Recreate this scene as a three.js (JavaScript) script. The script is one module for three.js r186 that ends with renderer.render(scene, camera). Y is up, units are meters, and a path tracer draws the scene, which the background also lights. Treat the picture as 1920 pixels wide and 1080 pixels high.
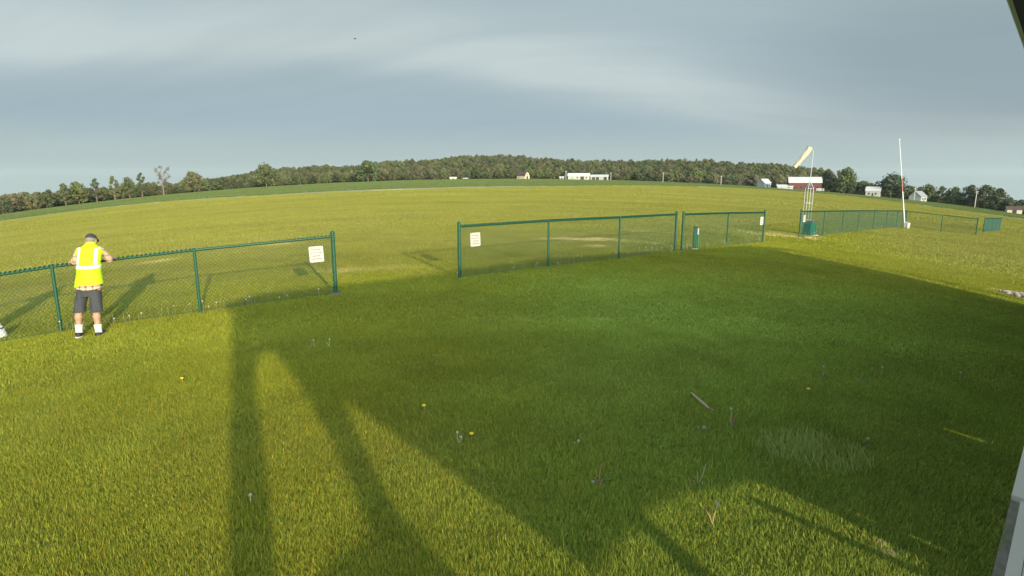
import * as THREE from 'three';
import { mergeGeometries } from 'three/addons/utils/BufferGeometryUtils.js';
import { RoundedBoxGeometry } from 'three/addons/geometries/RoundedBoxGeometry.js';
import { ImprovedNoise } from 'three/addons/math/ImprovedNoise.js';

// ───────────────────────── camera, sky, sun, exposure ─────────────────────────
const F = 1100, PITCH = Math.atan(210 / F), EYE = 2.25;               // lens in pixels of a 1920 px wide picture
const scene = new THREE.Scene();
const camera = new THREE.PerspectiveCamera(2 * Math.atan(540 / F) * 180 / Math.PI, 16 / 9, 0.05, 6000);
camera.position.set(0, EYE, 0);
camera.rotation.x = -PITCH;
const renderer = new THREE.WebGLRenderer({ antialias: true });
renderer.toneMapping = THREE.LinearToneMapping;
renderer.toneMappingExposure = 1.5;
renderer.shadowMap.enabled = true;

const SUN_EL = 13.6 * Math.PI / 180, SUN_AZ = 154.9 * Math.PI / 180;    // azimuth from straight ahead, clockwise: behind the camera
const sunDir = new THREE.Vector3(Math.sin(SUN_AZ) * Math.cos(SUN_EL), Math.sin(SUN_EL), -Math.cos(SUN_AZ) * Math.cos(SUN_EL));
const sun = new THREE.DirectionalLight(new THREE.Color().setRGB(1, 0.81, 0.50), 3.3);
sun.position.copy(sunDir).multiplyScalar(120);
sun.castShadow = true;
sun.shadow.radius = 2;
sun.shadow.mapSize.set(4096, 4096);
Object.assign(sun.shadow.camera, { left: -60, right: 60, top: 60, bottom: -60, near: 1, far: 400 });
scene.add(sun);

const perlin = new ImprovedNoise();
const noise = (x, y, z = 0) => perlin.noise(x, y, z);
const fbm = (x, y, z = 0, o = 4) => { let s = 0, a = 0.5, f = 1; for (let i = 0; i < o; i++) { s += a * noise(x * f, y * f, z + i * 7.3); a *= 0.5; f *= 2.03; } return s; };
const ss = (x, a, b) => { const t = Math.min(1, Math.max(0, (x - a) / (b - a))); return t * t * (3 - 2 * t); };
const lerp = (a, b, t) => a + (b - a) * t;
const table = (pts, x) => { if (x <= pts[0][0]) return pts[0][1]; for (let i = 1; i < pts.length; i++) if (x <= pts[i][0]) { const [a, u] = pts[i - 1], [b, v] = pts[i]; return lerp(u, v, (x - a) / (b - a)); } return pts[pts.length - 1][1]; };
let seedState = 12345;
const rnd = () => { seedState = (seedState + 0x6d2b79f5) | 0; let t = Math.imul(seedState ^ (seedState >>> 15), 1 | seedState); t = (t + Math.imul(t ^ (t >>> 7), 61 | t)) ^ t; return ((t ^ (t >>> 14)) >>> 0) / 4294967296; };
const rr = (a, b) => a + (b - a) * rnd();
const seed = (n) => { seedState = n * 7919 + 17; };

{ // an evening sky under a thin sheet of streaky cloud
  const W = 2560, Hh = 1280, data = new Float32Array(W * Hh * 4);
  const base = [[-90, [.30, .36, .37]], [-6, [.46, .55, .54]], [0, [.435, .535, .530]], [1.8, [.428, .526, .530]], [5, [.357, .468, .522]], [9, [.345, .450, .500]], [14, [.385, .49, .53]], [30, [.34, .44, .50]], [90, [.30, .40, .48]]];
  const streakEl = [[-180, 14], [-60, 11], [-40, 9.8], [-29, 10.3], [-17, 11.5], [-8, 11.4], [-3, 10.6], [4, 9.4], [12, 7.7], [20, 5.8], [29, 3.6], [45, .5], [60, 0], [120, 12], [180, 14]];
  for (let j = 0; j < Hh; j++) {
    const el = ((j + 0.5) / Hh - 0.5) * Math.PI, e = el * 180 / Math.PI;
    let k = 1; while (k < base.length - 1 && e > base[k][0]) k++;
    const t = ss(e, base[k - 1][0], base[k][0]);
    for (let i = 0; i < W; i++) {
      const ph = ((i + 0.5) / W - 0.5) * 2 * Math.PI;
      const dx = Math.cos(ph) * Math.cos(el), dy = Math.sin(el), dz = Math.sin(ph) * Math.cos(el);
      const toSun = dx * sunDir.x + dy * sunDir.y + dz * sunDir.z, az = Math.atan2(dx, -dz) * 180 / Math.PI;
      let c = [0, 1, 2].map((q) => lerp(base[k - 1][1][q], base[k][1][q], t));
      let cloud = 0, band = 0;
      if (e > -4) {
        // a flat layer of cloud seen in perspective, streaks drawn out along one heading, and one long bright bank
        const h = 0.22 + Math.max(0, dy), u = dx / h, v = -dz / h, along = u * 0.97 - v * 0.24, across = u * 0.24 + v * 0.97;
        const warp = fbm(along * 0.4, across * 0.5, 3, 3);
        const streak = fbm(along * 0.3 + 9.7, across * 1.1 + warp * 1.2, 17.37, 4), fine = fbm(along * 1.0 + 3.3, across * 6 + warp * 3, 23.41, 4), wisp = fbm(along * 3.2 + warp * 2, across * 9 + 1.7, 41.6, 4);
        cloud = (streak * 0.55 + fine * 0.22 + wisp * 0.10) * ss(e, 0.3, 5);
        const off = e - table(streakEl, az) - 1.6 * fbm(az * .045, e * .12, 8, 3);
        band = (off < 0 ? Math.exp(-((off / 2.0) ** 2)) : Math.exp(-((off / 3.6) ** 2))) * (1 - .5 * ss(az, 4, 36)) * (1 + .5 * fine) * ss(e, 0, 4);
      }
      const amt = (1.03 + 0.19 * cloud) * (1 - .20 * ss(e, 1, 5) * ss(az, 12, 40) * (1 - ss(az, 60, 100)));
      const g = Math.pow(Math.max(0, toSun * 0.5 + 0.5), 5);              // cloud brightened towards the sun, raised out of view to fill the shade
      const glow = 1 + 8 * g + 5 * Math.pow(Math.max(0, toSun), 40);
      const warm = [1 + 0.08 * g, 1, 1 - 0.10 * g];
      const o = (j * W + i) * 4;
      if (e <= 0) { data[o] = .43 / 1.5; data[o + 1] = .53 / 1.5; data[o + 2] = .525 / 1.5; data[o + 3] = 1; continue; }
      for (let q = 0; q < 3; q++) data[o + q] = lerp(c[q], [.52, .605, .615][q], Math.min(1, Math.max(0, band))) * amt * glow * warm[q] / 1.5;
      data[o + 3] = 1;
    }
  }
  const sky = new THREE.DataTexture(data, W, Hh, THREE.RGBAFormat, THREE.FloatType);
  sky.mapping = THREE.EquirectangularReflectionMapping; sky.magFilter = THREE.LinearFilter; sky.wrapS = THREE.RepeatWrapping; sky.needsUpdate = true;
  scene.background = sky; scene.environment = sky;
}

// ───────────────────────── helpers ─────────────────────────
const names = new Map();
const numbered = (n) => { const k = names.get(n) ?? 0; names.set(n, k + 1); return k ? n + '_' + String(k).padStart(3, '0') : n; };
const shade = (o) => o.traverse((m) => { if (m.isMesh) { m.castShadow = true; m.receiveShadow = true; } });
function tag(o, label, category, group, kind) { if (label) o.userData.label = label; if (category) o.userData.category = category; if (group) o.userData.group = group; if (kind) o.userData.kind = kind; return o; }
function thing(name, label, category, pos = [0, 0, 0], turn = 0, group) { const o = new THREE.Group(); o.name = numbered(name); o.position.set(...pos); o.rotation.y = turn; scene.add(o); return tag(o, label, category, group); }
function part(name, geo, mat, parent, label) { const g = Array.isArray(geo) ? merge(geo) : geo; const m = new THREE.Mesh(g, mat); m.name = name; if (label) m.userData.label = label; (parent ?? scene).add(m); m.castShadow = m.receiveShadow = true; if (!parent || parent === scene) m.name = numbered(name); return m; }
function merge(list) { const flat = list.map((g) => { const q = g.index ? g.toNonIndexed() : g; for (const k of Object.keys(q.attributes)) if (!['position', 'normal', 'uv', 'color'].includes(k)) q.deleteAttribute(k); return q; }); const all = ['uv', 'color'].filter((k) => !flat.every((g) => g.attributes[k])); for (const g of flat) for (const k of all) g.deleteAttribute(k); return mergeGeometries(flat); }
const std = (rgb, rough = 0.8, more = {}) => { const m = new THREE.MeshStandardMaterial({ roughness: rough, ...more }); if (rgb) m.color.setRGB(...rgb); return m; };
const box = (w, h, d, x = 0, y = 0, z = 0, ry = 0) => { const g = new THREE.BoxGeometry(w, h, d); g.rotateY(ry); g.translate(x, y, z); return g; };
const rbox = (w, h, d, r, x = 0, y = 0, z = 0) => { const g = new RoundedBoxGeometry(w, h, d, 2, r); g.translate(x, y, z); return g; };
function bar(a, b, r0, r1 = r0, seg = 8, caps = true) { const A = new THREE.Vector3(...a), B = new THREE.Vector3(...b), d = B.clone().sub(A), g = new THREE.CylinderGeometry(r1, r0, d.length(), seg, 1, !caps); g.applyQuaternion(new THREE.Quaternion().setFromUnitVectors(new THREE.Vector3(0, 1, 0), d.normalize())); g.translate((A.x + B.x) / 2, (A.y + B.y) / 2, (A.z + B.z) / 2); return g; }
function colored(g, fn) { const p = g.attributes.position, c = new Float32Array(p.count * 3); for (let i = 0; i < p.count; i++) { const k = fn(p.getX(i), p.getY(i), p.getZ(i), i); c.set(k, i * 3); } g.setAttribute('color', new THREE.BufferAttribute(c, 3)); return g; }
function canvasTex(w, h, draw) { const c = document.createElement('canvas'); c.width = w; c.height = h; draw(c.getContext('2d'), w, h); const t = new THREE.CanvasTexture(c); t.colorSpace = THREE.SRGBColorSpace; t.anisotropy = 8; return t; }
function grainTex(n, fn, srgb) { const d = new Uint8Array(n * n * 4); for (let y = 0; y < n; y++) for (let x = 0; x < n; x++) { const c = fn(x / n, y / n), o = (y * n + x) * 4; for (let q = 0; q < 3; q++) d[o + q] = Math.max(0, Math.min(255, c[q] * 255)); d[o + 3] = 255; } const t = new THREE.DataTexture(d, n, n, THREE.RGBAFormat); t.wrapS = t.wrapT = THREE.RepeatWrapping; t.magFilter = THREE.LinearFilter; if (srgb) t.colorSpace = THREE.SRGBColorSpace; t.needsUpdate = true; return t; }

// ───────────────────────── terrain: a broad low rise that falls away to both sides ─────────────────────────
// (x to the right, d straight ahead of the camera, both in metres)
const hillTop = (az) => table([[-33, 0], [-27.4, 5], [-25, 7.5], [-22, 11], [-17.8, 10.5], [-15, 8], [-12, 13], [-8, 13.5], [-4.6, 18], [-1, 17.5], [3, 14], [7, 12.5], [12, 13.5], [17, 17], [20.5, 16.5], [24, 15.5], [27, 14.5], [29.8, 9], [34, 4], [38, 0]], az);
function land(x, d) {
  const r = Math.hypot(x, d), az = Math.atan2(x, d) * 180 / Math.PI;
  let h = -0.074 * x * x / Math.sqrt(Math.max(d, 0) ** 2 + 16) * ss(d, -3, 5);
  if (r > 450 && d > 0) h += (hillTop(az) * 1.08 + 2.5 + 2.2 * noise(az * .35, 3.3, r * .002)) * ss(r, 490, 790);
  if (r > 30) h += 0.10 * noise(x * 0.02, d * 0.02, 4) * ss(r, 30, 120);
  return h;
}
const at = (x, d, up = 0) => [x, land(x, d) + up, -d];
const heading = (px) => Math.atan((px - 960) / 1118);
const far = (px, dist) => { const a = heading(px); return [Math.sin(a) * dist, Math.cos(a) * dist]; };
const metres = (px, dist, atPx) => px * dist * Math.cos(heading(atPx)) * 0.985 / F;

// edge of the mown field and of the crop beyond it, by heading in degrees
const lawnEdge = (deg) => table([[-90, 150], [-41, 145], [-33, 150], [-23, 117], [-14, 114], [-5, 116], [3, 128], [8, 148], [13, 185], [19, 240], [24, 280], [27, 285], [30, 265], [34.5, 205], [38, 180], [41, 172], [90, 172]], deg);
const woodEdge = (deg) => table([[-90, 350], [-41, 345], [-37, 395], [-32, 455], [-20, 480], [0, 470], [20, 490], [27, 480], [35, 450], [38, 440], [41, 350], [90, 340]], deg);

// straw coloured, worn and weedy patches of the turf, as [x, d, half length, half width, turn, strength]
const worn = [[2.6, 21.3, 1.7, 0.40, 0.08, .9], [4.9, 20.6, 1.6, 0.22, -0.28, .9], [2.9, 19.2, .42, .30, .5, 1], [-4.0, 14.6, .9, 0.16, 0.1, .4], [-2.9, 14.8, .7, 0.16, -0.1, .35], [-11.6, 19, .5, .4, 0.6, .6], [-8.7, 21.6, .9, .28, 0.1, .6], [11.4, 26.6, 1.7, .4, 0.1, 1], [14.4, 27.4, 1.3, .5, 0.6, .9], [6.6, 25, 2.0, .3, 0, .25], [13.4, 15.2, .5, .35, 0.5, .8]];
const fenceLine = (x) => table([[-30, 3.5], [-12, 8.6], [-3.5, 11.4], [-1.2, 13], [5.3, 18.6], [12.8, 26], [28.5, 42.5], [60, 75]], x);
function turf(x, d) { // colour factor of the turf at a place
  const r = Math.hypot(x, d), az = Math.atan2(x, d) * 180 / Math.PI;
  let c;
  const edge = lawnEdge(az) + 2.5 * noise(x * 0.05, d * 0.05, 2);
  if (r > edge + 12) {                                   // crop: cooler green with rows of growth
    const v = 1 + 0.22 * fbm(x * 0.012, d * 0.05, 5);
    c = [.108 * v, .150 * v, .050 * v];
    if (r > woodEdge(az) - 12) c = [.10 * v, .10 * v, .035 * v];
  } else if (r > edge) {                                // a pale strip of long dry grass between mown field and crop
    c = [.36, .38, .20];
  } else {
    const v = 1 + 0.32 * fbm(x * 0.010, d * 0.26, 1) + 0.12 * fbm(x * 0.25, d * 0.35, 9) + 0.30 * fbm(x * 1.3, d * 1.3, 6) + .16 * noise(x * 4.3, d * 4.3, 12);
    const field = ss(d - fenceLine(x), -1.5, 6), side = ss(x - d * .55, 0, 4) * ss(d, 15, 24);     // the flying field and the bank at the right are drier turf than the lawn
    const dry = .9 * Math.max(field, side) + .55 * fbm(x * .06, d * .12, 14) * Math.max(field, .4) + .6 * fbm(x * .5, d * .5, 19), lush = ss(x, -1.6, 2.2) * (1 - field) * (1 - ss(d, 9, 17)) + .5 * fbm(x * .9, d * .9, 51);
    const g = [0, 1, 2].map((i) => lerp([.216, .236, .026][i], [.236, .322, .052][i], Math.max(0, Math.min(1, lush)))), y = [.216, .222, .052], q = Math.max(0, Math.min(1, dry));
    c = [0, 1, 2].map((i) => lerp(g[i], y[i], q) * v);
    for (const [wx, wd, a, b, t, s] of worn) {
      const ex = x - wx, ed = d - wd, u = ex * Math.cos(t) + ed * Math.sin(t), w = -ex * Math.sin(t) + ed * Math.cos(t);
      const k = Math.hypot(u / a, w / b) + 0.5 * noise(x * 2.1, d * 3.1, 8);
      const m = (1 - ss(k, 0.5, 1.15)) * s;
      if (m > 0) c = [0, 1, 2].map((i) => lerp(c[i], [.60, .50, .25][i], m));
    }
  }
  return c;
}
{ // one sheet from behind the camera to beyond the horizon
  const rings = []; for (let r = 0.4; r < 3200; r *= 1.035) rings.push(r);
  const degs = []; for (let a = -180; a < 180; a += Math.abs(a + (Math.abs(a) < 50 ? 0 : 0)) < 50 ? 0.5 : 4) degs.push(a);
  const n = degs.length, pos = [0, land(0, 0) - .05, 0], col = [.04, .05, .012], uv = [0, 0], idx = [];
  for (const r of rings) for (const a of degs) {
    const x = Math.sin(a * Math.PI / 180) * r, d = Math.cos(a * Math.PI / 180) * r;
    pos.push(x, land(x, d), -d); uv.push(x, d);
    const c = Math.abs(a) < 60 ? turf(x, d) : [.2, .22, .03];
    col.push(c[0] * .8, c[1] * .72, c[2] * .8);   // thatch between the blades: browner than the blades
  }
  for (let i = 0; i < n; i++) idx.push(0, 1 + i, 1 + (i + 1) % n);
  for (let k = 0; k + 1 < rings.length; k++) for (let i = 0; i < n; i++) { const a = 1 + k * n + i, b = 1 + k * n + (i + 1) % n, c = a + n, e = b + n; idx.push(a, c, b, b, c, e); }
  const g = new THREE.BufferGeometry();
  g.setAttribute('position', new THREE.Float32BufferAttribute(pos, 3)); g.setAttribute('color', new THREE.Float32BufferAttribute(col, 3)); g.setAttribute('uv', new THREE.Float32BufferAttribute(uv, 2)); g.setIndex(idx); g.computeVertexNormals();
  const bump = grainTex(512, (u, v) => { const t = 0.5 + 0.5 * noise(u * 64, v * 64, 1) * 0.7 + 0.25 * noise(u * 190, v * 190, 5); return [t, t, t]; });
  bump.repeat.set(0.5, 0.5);
  const m = std([1, 1, 1], 1, { vertexColors: true, bumpMap: bump, bumpScale: 0.02 });
  const o = part('ground', g, m); tag(o, 'broad grassy airfield ground reaching to the wooded horizon', 'ground', null, 'structure');
}

// ───────────────────────── grass: patches of real blades, coarser with distance ─────────────────────────
function bladePatch(size, count, len, width, tone) {
  const pos = [], col = [], nor = [], idx = [];
  for (let i = 0; i < count; i++) {
    const x = rr(-.5, .5) * size, z = rr(-.5, .5) * size, a = rr(0, 6.283), l = rr(len[0], len[1]), lean = rr(0.15, 1.0) * l, w = rr(width[0], width[1]) / 2;
    const f = [Math.cos(a), Math.sin(a)], s = [-f[1] * w, f[0] * w], turnW = rr(-.5, .5); const sx = s[0] + f[0] * w * turnW, sz = s[1] + f[1] * w * turnW;
    const k = rnd(), t = k < .06 ? [1.7, 1.25, 1.6] : k < .12 ? [1.5, 1.05, .8] : k < .25 ? [1.25, 1.15, 1] : k < .5 ? [.75, .85, .8] : [1, 1, 1], v = rr(.75, 1.25) * tone, b = pos.length / 3;
    const hy = Math.sqrt(Math.max(0.2, 1 - (lean / l) ** 2 * .8)) * l;
    for (const [p, h, q] of [[0, 0, 1], [.38, .6, .85]]) for (const e of [-1, 1]) { pos.push(x + f[0] * lean * p * p * 2 + e * sx * q, hy * h - .004, z + f[1] * lean * p * p * 2 + e * sz * q); }
    pos.push(x + f[0] * lean, hy, z + f[1] * lean);
    for (let q = 0; q < 5; q++) { col.push(t[0] * v, t[1] * v, t[2] * v); }
    idx.push(b, b + 1, b + 3, b, b + 3, b + 2, b + 2, b + 3, b + 4);
  }
  const g = new THREE.BufferGeometry();
  g.setAttribute('position', new THREE.Float32BufferAttribute(pos, 3)); g.setAttribute('color', new THREE.Float32BufferAttribute(col, 3)); g.setIndex(idx); g.computeVertexNormals();
  return g;
}
const grassMat = new THREE.MeshPhysicalMaterial({ roughness: .9, specularIntensity: .25, vertexColors: true, side: THREE.DoubleSide });
const WALL_DIR = 44 * Math.PI / 180;                                       // heading of the shelter's front beside the camera
const ahead = (x, d) => -Math.cos(WALL_DIR) * x + Math.sin(WALL_DIR) * d;   // metres in front of that front
function sow(name, label, category, geos, step, r0, r1, keep, scaleY = () => 1, half = 47) {
  const lists = geos.map(() => []), m = new THREE.Matrix4(), q = new THREE.Quaternion(), q2 = new THREE.Quaternion(), up = new THREE.Vector3(0, 1, 0), nn = new THREE.Vector3();
  const X = r1 * Math.sin(half * Math.PI / 180) + step;
  for (let d = 0; d < r1 + step; d += step) for (let x = -X; x < X; x += step) {
    const px = x + rr(-.5, .5) * step, pd = d + rr(-.5, .5) * step, r = Math.hypot(px, pd), az = Math.abs(Math.atan2(px, pd)) * 180 / Math.PI;
    const jr = r * rr(.93, 1.07);
    if (jr < r0 || jr > r1 || (az > half && r > 3) || !keep(px, pd, r)) continue;
    const e = 0.3; nn.set(-(land(px + e, pd) - land(px - e, pd)) / (2 * e), 1, (land(px, pd + e) - land(px, pd - e)) / (2 * e)).normalize();
    q.setFromUnitVectors(up, nn); q2.setFromAxisAngle(up, rr(0, 6.283)); q.multiply(q2);
    const s = rr(.9, 1.12);
    m.compose(new THREE.Vector3(...at(px, pd)), q, new THREE.Vector3(s, s * scaleY(px, pd), s));
    lists[(rnd() * geos.length) | 0].push([m.clone(), turf(px, pd)]);
  }
  const root = new THREE.Group(); root.name = numbered(name); scene.add(root); tag(root, label, category, null, 'stuff');
  let total = 0;
  geos.forEach((g, k) => { if (!lists[k].length) return; const im = new THREE.InstancedMesh(g, grassMat, lists[k].length); im.name = 'grass_blades'; lists[k].forEach(([mm, c], i) => { im.setMatrixAt(i, mm); im.setColorAt(i, new THREE.Color().setRGB(...c)); }); im.castShadow = im.receiveShadow = true; root.add(im); total += lists[k].length; });
  console.log(name, total);
}
seed(1);
const inLawn = (x, d, r) => ahead(x, d) > 0.13 && r < lawnEdge(Math.atan2(x, d) * 180 / Math.PI);
const scuffs = [[2.36, 3.40, .05], [2.33, 3.30, .055]];
const notScuff = (x, d) => scuffs.every(([a, b, r]) => Math.hypot(x - a, d - b) > r + .06);
sow('near_grass', 'short mown lawn grass of fine green blades in front of the shelter', 'grass', [0, 1, 2, 3].map(() => bladePatch(.34, 850, [.022, .056], [.0024, .0050], 1)), .17, 1.5, 9, (x, d, r) => inLawn(x, d, r) && notScuff(x, d), (x, d) => 1 + .55 * fbm(x * 1.2, d * 1.2, 31));
sow('middle_grass', 'mown lawn grass around the green chain link fences', 'grass', [0, 1, 2, 3].map(() => bladePatch(.7, 1300, [.024, .050], [.005, .009], 1)), .38, 9, 26, inLawn, (x, d) => 1 + .35 * fbm(x * .9, d * .9, 31));
sow('field_grass', 'yellowish mown grass of the wide flying field behind the fences', 'grass', [0, 1, 2].map(() => bladePatch(2.2, 1800, [.03, .06], [.012, .024], 1)), 1.1, 26, 75, inLawn);
sow('distant_grass', 'far part of the mown yellowish flying field', 'grass', [0, 1, 2].map(() => bladePatch(7, 2200, [.05, .09], [.04, .08], 1)), 3.6, 75, 400, inLawn);
sow('crop', 'green young crop growing in a band beyond the mown field', 'crop', [0, 1, 2].map(() => bladePatch(9, 2200, [.12, .25], [.06, .12], 1)), 5.5, 100, 500, (x, d, r) => { const a = Math.atan2(x, d) * 180 / Math.PI; return r > lawnEdge(a) + 15 && r < woodEdge(a) - 10; });

// ───────────────────────── shelter the camera hangs on: its shadow lies over the lawn ─────────────────────────
{
  const u = [Math.sin(WALL_DIR), Math.cos(WALL_DIR)], nrm = [-Math.cos(WALL_DIR), Math.sin(WALL_DIR)];
  const root = thing('shelter', 'long shelter with white plank deck, concrete edging and overhanging dark eave', 'building', [0, 0, 0], Math.PI / 2 - WALL_DIR);
  // local axes: x along the front (a), y up, z = towards the back (−n)
  const P = (a, n) => [a * u[0] + n * nrm[0], a * u[1] + n * nrm[1]], gl = (a, n) => land(...P(a, n));
  const white = std([.74, .70, .62], .7), dark = std([.03, .032, .034], .7), wood = std([.16, .11, .07], .8), metal = std([.45, .46, .48], .35, { metalness: .5 });
  const conc = std([1, 1, 1], .9, { map: grainTex(256, (a, b) => { const t = .46 + .10 * fbm(a * 9, b * 9, 2) + .08 * noise(a * 90, b * 90, 4); return [t * 1.15, t * 1.1, t * 1.0]; }, true) });
  const eave = [[-.32, 2.72], [-.1, 2.84], [.4, 2.93], [2, 2.82], [4, 2.74], [8.3, 2.65], [11, 2.46], [13.6, 2.24], [16.5, 2.06], [17.9, 1.94]];
  // front wall, openings cut out of view to shape the light patches
  const s = new THREE.Shape(); s.moveTo(-.25, -.4); s.lineTo(-.25, 2.62); for (const [a, h] of eave.slice(1, -1)) s.lineTo(a, h + .03); s.lineTo(17.9, 1.95); s.lineTo(17.9, -1.2); s.lineTo(6, -1.2); s.lineTo(4.2, -.4); s.closePath();
  const hole = (pts) => { const p = new THREE.Path(); p.moveTo(...pts[0]); for (const q of pts.slice(1)) p.lineTo(...q); p.closePath(); s.holes.push(p); };
  hole([[.0, .08], [-.01, 1.55], [0, 1.78], [.07, 1.90], [.19, 1.96], [.33, 1.86], [.46, 1.63], [.56, 1.38], [.60, 1.17], [.65, 1.03], [.70, .86], [.66, .80], [.45, .80], [.28, .78], [.22, .66], [.2, .08]]);
  hole([[.84, 1.40], [1.09, 1.17], [1.39, .88], [1.75, .53], [2.31, .54], [2.31, .06], [1.25, .06], [1.06, .58], [.95, .69], [.84, .82], [.80, .98], [.82, 1.18]]);
  hole([[2.41, .06], [2.41, .55], [2.92, .52], [3.2, .47], [3.53, .43], [3.66, .37], [3.77, .25], [3.86, .08]]);
  hole([[3.90, .24], [3.93, .24], [4.00, .16], [3.97, .15]]); hole([[4.02, .13], [4.06, .13], [4.12, .05], [4.08, .04]]);
  hole([[6.44, .055], [6.50, .055], [6.62, -.08], [6.54, -.08]]);
  const wall = new THREE.ExtrudeGeometry(s, { depth: .1, bevelEnabled: false }); wall.translate(0, 0, .08);
  part('wall', wall, white, root);
  part('shadow_bar', bar([0, 1.47, .14], [.6, 1.47, .14], .016), wood, root);  // added out of view to cast the faint band across the arch light
  part('brace', bar([3.33, .40, .13], [3.80, .0, .13], .024), wood, root);  // added slanting bar, casts the dark stripe inside the corner light patch
  // roof: sheet rising gently to the back, with a light metal edge along the eave
  const roofPos = [], idx = []; eave.forEach(([a, h]) => { for (const [z, y] of [[-.23, h], [2.6, h + .36], [2.6, h + .30], [-.23, h - .045]]) roofPos.push(a, y, z); });
  for (let i = 0; i + 1 < eave.length; i++) for (let k = 0; k < 4; k++) { const a = i * 4 + k, b = i * 4 + (k + 1) % 4; idx.push(a, a + 4, b, b, a + 4, b + 4); }
  const e0 = (eave.length - 1) * 4; idx.push(0, 1, 2, 0, 2, 3, e0, e0 + 2, e0 + 1, e0, e0 + 3, e0 + 2);
  const rg = new THREE.BufferGeometry(); rg.setAttribute('position', new THREE.Float32BufferAttribute(roofPos, 3)); rg.setIndex(idx); const rg2 = rg.toNonIndexed(); rg2.computeVertexNormals();
  part('roof', rg2, dark, root);
  part('drip_edge', eave.slice(0, -1).map(([a, h], i) => bar([a, h - .03, -.237], [eave[i + 1][0], eave[i + 1][1] - .03, -.237], .012, .014, 6)), metal, root);
  for (const a of [-.2, 6.2, 12, 17.8]) part('post', box(.12, 3.4, .12, a, table(eave, a) - 1.45, 2.45), wood, root);
  // concrete edging and white plank deck beside the lawn
  const strip = (a0, a1, n0, n1, up) => { const p = [], ix = []; let c = 0; for (let a = a0; ; a = Math.min(a1, a + .4)) { for (const [n, y] of [[n0, -.1], [n0, up], [n1, up], [n1, -.1]]) p.push(a, gl(a, .1) + y, -n); c++; if (a >= a1) break; } for (let i = 0; i + 1 < c; i++) for (let k = 0; k < 3; k++) { const q = i * 4 + k; ix.push(q, q + 4, q + 1, q + 1, q + 4, q + 5); } ix.push(0, 1, 2, 0, 2, 3); const L = (c - 1) * 4; ix.push(L, L + 2, L + 1, L, L + 3, L + 2); const g = new THREE.BufferGeometry(); g.setAttribute('position', new THREE.Float32BufferAttribute(p, 3)); g.setAttribute('uv', new THREE.Float32BufferAttribute(p.filter((_, i) => i % 3 === 0).flatMap((a, i) => [a, i % 4 * .1]), 2)); g.setIndex(ix); const o = g.toNonIndexed(); o.computeVertexNormals(); return o; };
  part('concrete_edging', strip(1.5, 5.5, .105, .052, .03), conc, root);
  part('deck_plank', strip(1.5, 5.5, .05, -.02, .055), white, root);
  part('deck_plank', strip(1.5, 5.5, -.024, -.08, .055), white, root);
  part('deck_step', strip(5.52, 7.6, .105, -.08, .07), white, root);
}

// ───────────────────────── chain link fences ─────────────────────────
const vinyl = std([.007, .074, .040], .5), vinylDark = std([.005, .05, .03], .55), soil = std([.13, .09, .06], 1);
function chainLink(A, B, h0, h1) { // woven wire between two posts; A, B on the ground
  const a = new THREE.Vector3(...A), b = new THREE.Vector3(...B), L = Math.hypot(b.x - a.x, b.z - a.z), H = h1 - h0, step = .0707, pos = [], idx = [], dir = b.clone().sub(a).divideScalar(L), nx = -dir.z, nz = dir.x, r = .0026;
  const put = (s, t, o) => { const p = a.clone().addScaledVector(dir, s); return [p.x + nx * o, p.y + h0 + t, p.z + nz * o]; };
  for (const w of [1, -1]) for (let s = -H; s < L + H; s += step) {
    let s0 = s, t0 = 0, s1 = s + w * H, t1 = H;
    const clip = (lim, lo) => { const f = (lim - s0) / (s1 - s0); if (lo ? s0 < lim : s0 > lim) { t0 += (t1 - t0) * f; s0 = lim; } else if (lo ? s1 < lim : s1 > lim) { t1 = t0 + (t1 - t0) * f; s1 = lim; } };
    if (Math.max(s0, s1) < 0 || Math.min(s0, s1) > L) continue;
    clip(0, true); clip(L, false);
    if (Math.abs(s1 - s0) < .01) continue;
    const c = pos.length / 3;
    for (const [s_, t_] of [[s0, t0], [s1, t1]]) for (let k = 0; k < 3; k++) { const q = k * 2.094, o = w * .003 + r * Math.cos(q), e = r * Math.sin(q); pos.push(...put(s_ - e * w * .7, t_ + e * .7, o)); }
    for (let k = 0; k < 3; k++) { const m = (k + 1) % 3; idx.push(c + k, c + 3 + k, c + m, c + m, c + 3 + k, c + 3 + m); }
  }
  for (let s = .02; s < L; s += step) { const c = pos.length / 3; // knuckles standing over the top rail
    for (const [s_, t_] of [[s - .016, H - .034], [s, H + .026], [s + .016, H - .034]]) for (const o of [-.034, .034]) pos.push(...put(s_, t_, o));
    idx.push(c, c + 2, c + 1, c + 1, c + 2, c + 3, c + 2, c + 4, c + 3, c + 3, c + 4, c + 5); }
  const g = new THREE.BufferGeometry(); g.setAttribute('position', new THREE.Float32BufferAttribute(pos, 3)); g.setIndex(idx); const o = g.toNonIndexed(); o.computeVertexNormals(); return o;
}
const wireMat = std([.007, .070, .044], .5, { side: THREE.DoubleSide });
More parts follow.
